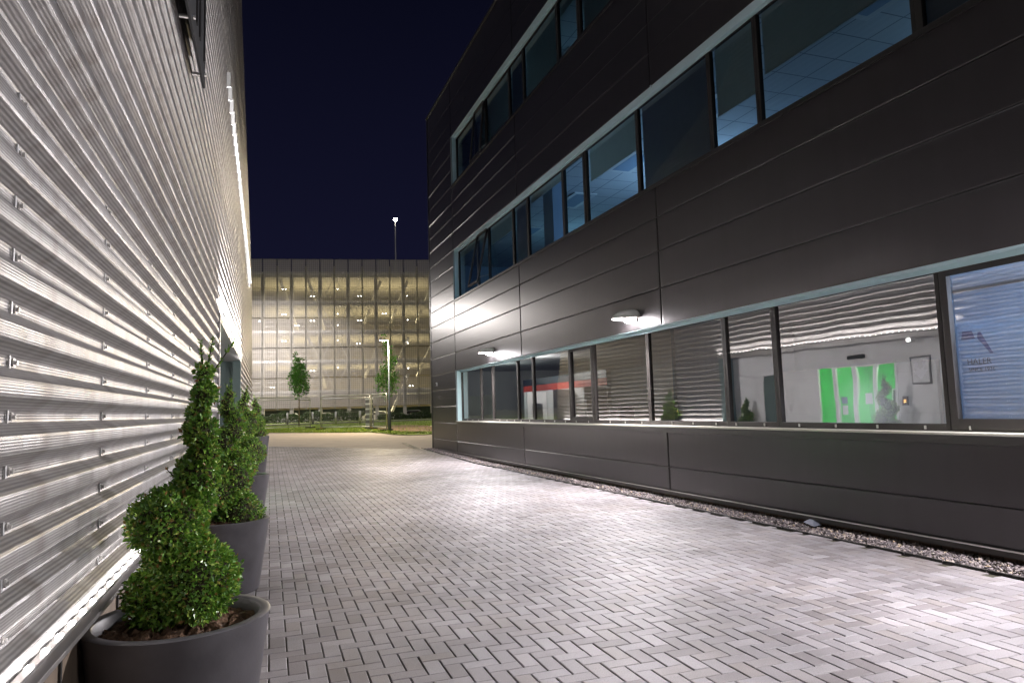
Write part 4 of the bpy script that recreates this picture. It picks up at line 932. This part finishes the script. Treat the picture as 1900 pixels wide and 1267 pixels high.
lbls = ['silver bollard on the lawn edge, leftmost of the four', 'silver bollard behind the gap between the fence panels', 'silver bollard behind the middle of the front fence panel', 'silver bollard behind the right end of the front fence panel']
bq = None
for i, (x, y) in enumerate(hb):
    if bq is None:
        bq = empty('bollard'); q = MB(); q.tube([(0, 0, 0), (0, 0, 1.0)], .085, 14); q.lathe([(.085, 1.0), (.07, 1.03), (.001, 1.045)], seg=14); q.build('post', M['alu'], bq, smooth=True); q = MB(); q.lathe([(.087, .86), (.09, .865), (.09, .90), (.087, .905)], seg=14); q.build('band', M['white'], bq); o = bq
    else: o = copy_tree(bq)
    o.location = (x, y, gz(y)); tag(o, lbls[i], 'bollard', 'silver bollards on the lawn')

# ================================================================ TEMPORARY FENCE PANELS
def fence_panel(p0, p1, label, h=2.0, wire=True):
    p0 = Vector((*p0, 0)); p1 = Vector((*p1, 0)); L0 = (p1-p0).length; o = empty('fence_panel', (p0.x, p0.y, gz(p0.y)+.05), math.atan2((p1-p0).y, (p1-p0).x)); tag(o, label, 'fence panel', 'temporary mesh fence panels across the lawn')
    dz = gz(p1.y)-gz(p0.y); o.rotation_euler.y = -math.atan2(dz, L0)
    r = .030; q = MB(); rad = .16
    pts = [(0, 0, 0), (0, 0, h-rad)]+[(rad-rad*math.cos(a), 0, h-rad+rad*math.sin(a)) for a in (PI/6, PI/3, PI/2)]+[(L0-rad+rad*math.sin(a), 0, h-rad+rad*math.cos(a)) for a in (0, PI/6, PI/3, PI/2)]+[(L0, 0, 0)]
    q.tube(pts, r, 8); q.tube([(0, 0, .14), (L0, 0, .14)], r*.8, 8); q.tube([(0, 0, h-.16), (L0, 0, h-.16)], r*.7, 8); q.build('tube_frame', M['galv'], o, smooth=True)
    q = MB(); q.quad((0, 0, .14), (L0, 0, .14), (L0, 0, h-.02), (0, 0, h-.02)); q.build('wire_mesh', M['fencewire'], o)
    for x in (0, L0):
        q = MB(); q.box(x-.12, x+.12, -.33, .33, -.05, .07); q.build('rubber_foot', M['rubber'], o, bevel=.02)
    q = MB(); q.box(-.05, .05, -.05, .05, -.0, .10); q.build('clamp', M['yellow'], o)
    return o
fence_panel((-1.0, 44.8), (2.55, 48.6), 'long mesh fence panel at the left, ending behind the slim tree')
fence_panel((2.95, 44.2), (5.55, 41.6), 'mesh fence panel in the centre of the gap between the buildings')
fence_panel((5.62, 41.5), (6.0, 38.3), 'mesh fence panel at the right, turned towards the lamp post')
hs = empty('striped_hoarding', (5.55, 42.6, gz(42.6)+.05), math.atan2(-3.2, .55)); tag(hs, 'grey striped sheet hoarding stood between two fence panels', 'hoarding')
q = MB(); q.box(-.4, 1.1, -.02, .02, .05, 1.95)
q.build('board', mk('grey_board', (.13, .13, .14), .6), hs); q = MB()
for k in range(6): q.box(-.38, 1.08, -.026, -.02, .2+k*.3, .3+k*.3); q.box(-.38, 1.08, .02, .026, .2+k*.3, .3+k*.3)
q.build('stripe', M['white'], hs)

# ================================================================ STREET LAMP
sp_ = empty('street_lamp', (6.08, 37.85, gz(37.85))); tag(sp_, 'slim lamp post with a bright flat head, beside the lit tree', 'street lamp')
q = MB(); q.tube([(0, 0, 0), (0, 0, .02), (0, 0, 1.25), (0, 0, 1.3), (0, 0, 4.9)], [.085, .085, .08, .055, .045], 14); q.build('post', mk('dark_post_paint', (.06, .075, .09), .4, .3), sp_, smooth=True)
q = MB(); q.tube([(0, 0, 4.86), (-.12, 0, 4.9)], .03, 8); q.box(-.50, -.10, -.09, .09, 4.88, 4.95); q.build('lamp_head', M['galv'], sp_, bevel=.01)
q = MB(); q.box(-.47, -.15, -.07, .07, 4.868, 4.878); q.build('lamp_glass', emit('street_lamp_glass', (1, .97, .92), 80), sp_)
pt('street_light', Vector((6.08-.32, 37.85, gz(37.85)+4.80)), 1100, (1, .82, .55), .08)

sp2 = empty('street_lamp', (-5.0, 50.0, gz(50))); tag(sp2, 'taller street lamp standing behind the far end of the ribbed building', 'street lamp')
q = MB(); q.tube([(0, 0, 0), (0, 0, 1.25), (0, 0, 1.3), (0, 0, 8.0)], [.09, .085, .06, .05], 14); q.build('post', M['galv'], sp2, smooth=True)
q = MB(); q.tube([(0, 0, 7.96), (.15, 0, 8.0)], .03, 8); q.box(.1, .55, -.1, .1, 7.97, 8.05); q.build('lamp_head', M['galv'], sp2, bevel=.01)
q = MB(); q.box(.14, .5, -.08, .08, 7.955, 7.965); q.build('lamp_glass', emit('street_lamp_glass_tall', (1, .97, .92), 80), sp2)
pt('street_light', Vector((-4.65, 50, gz(50)+7.85)), 1400, (1, .93, .88), .45)

# ================================================================ TREES
def tree(x, y, spheres, n, lsz, trunk, seed, label, limbs=8):
    o = empty('young_tree', (x, y, gz(y)+.03)); tag(o, label, 'tree')
    V, F_ = leaves(spheres, n, lsz, seed, core=.25)
    me = bpy.data.meshes.new('crown'); me.from_pydata(V, [], F_); me.materials.append(M['treeleaf']); f = bpy.data.objects.new('crown', me); COL.objects.link(f); f.parent = o
    q = MB(); top = trunk[1]
    q.tube([(0, 0, -.05), (.02, 0, trunk[0]), (0, .02, top*.7), (-.03, 0, top)], [trunk[2], trunk[2]*.8, trunk[2]*.45, .01], 9); R_ = random.Random(seed)
    for k in range(limbs):
        z = trunk[0]+(top-trunk[0])*(.02+.8*k/limbs); a = R_.uniform(0, 2*PI); l = R_.uniform(.45, .8)
        q.tube([(0.01, 0, z), (math.cos(a)*l*.5, math.sin(a)*l*.5, z+l*.6), (math.cos(a)*l*.75, math.sin(a)*l*.75, z+l*1.5)], [trunk[2]*.4, trunk[2]*.25, .008], 5)
    q.build('trunk', M['bark'], o, smooth=True); return o
tree(2.05, 54.0, [(-.05, 0, 2.4, .35), (-.15, 0, 2.95, .55), (.15, 0, 3.1, .6), (.1, 0, 3.7, .62), (-.2, .1, 3.6, .58), (-.05, 0, 4.3, .5), (.15, 0, 4.4, .35), (-.15, 0, 4.9, .28), (-.2, 0, 5.35, .14), (.5, 0, 2.55, .2), (.62, 0, 2.9, .16), (-.62, 0, 3.9, .15), (.35, 0, 4.95, .12)], 2600, .15, (1.9, 5.0, .045), 21, 'slim young tree with a fresh green crown, left in front of the mesh facade')
tree(7.15, 45.0, [(-.1, 0, 2.0, .3), (-.45, 0, 2.5, .42), (.15, 0, 2.5, .5), (-.1, 0, 3.1, .62), (.35, 0, 3.1, .45), (-.6, 0, 3.1, .3), (.05, 0, 3.8, .55), (.3, 0, 4.3, .4), (.05, 0, 4.8, .4), (-.1, 0, 5.3, .25), (-.2, 0, 5.8, .15)], 2000, .13, (1.7, 5.2, .05), 22, 'young tree with yellow green lit branches, behind the lamp post', 11)
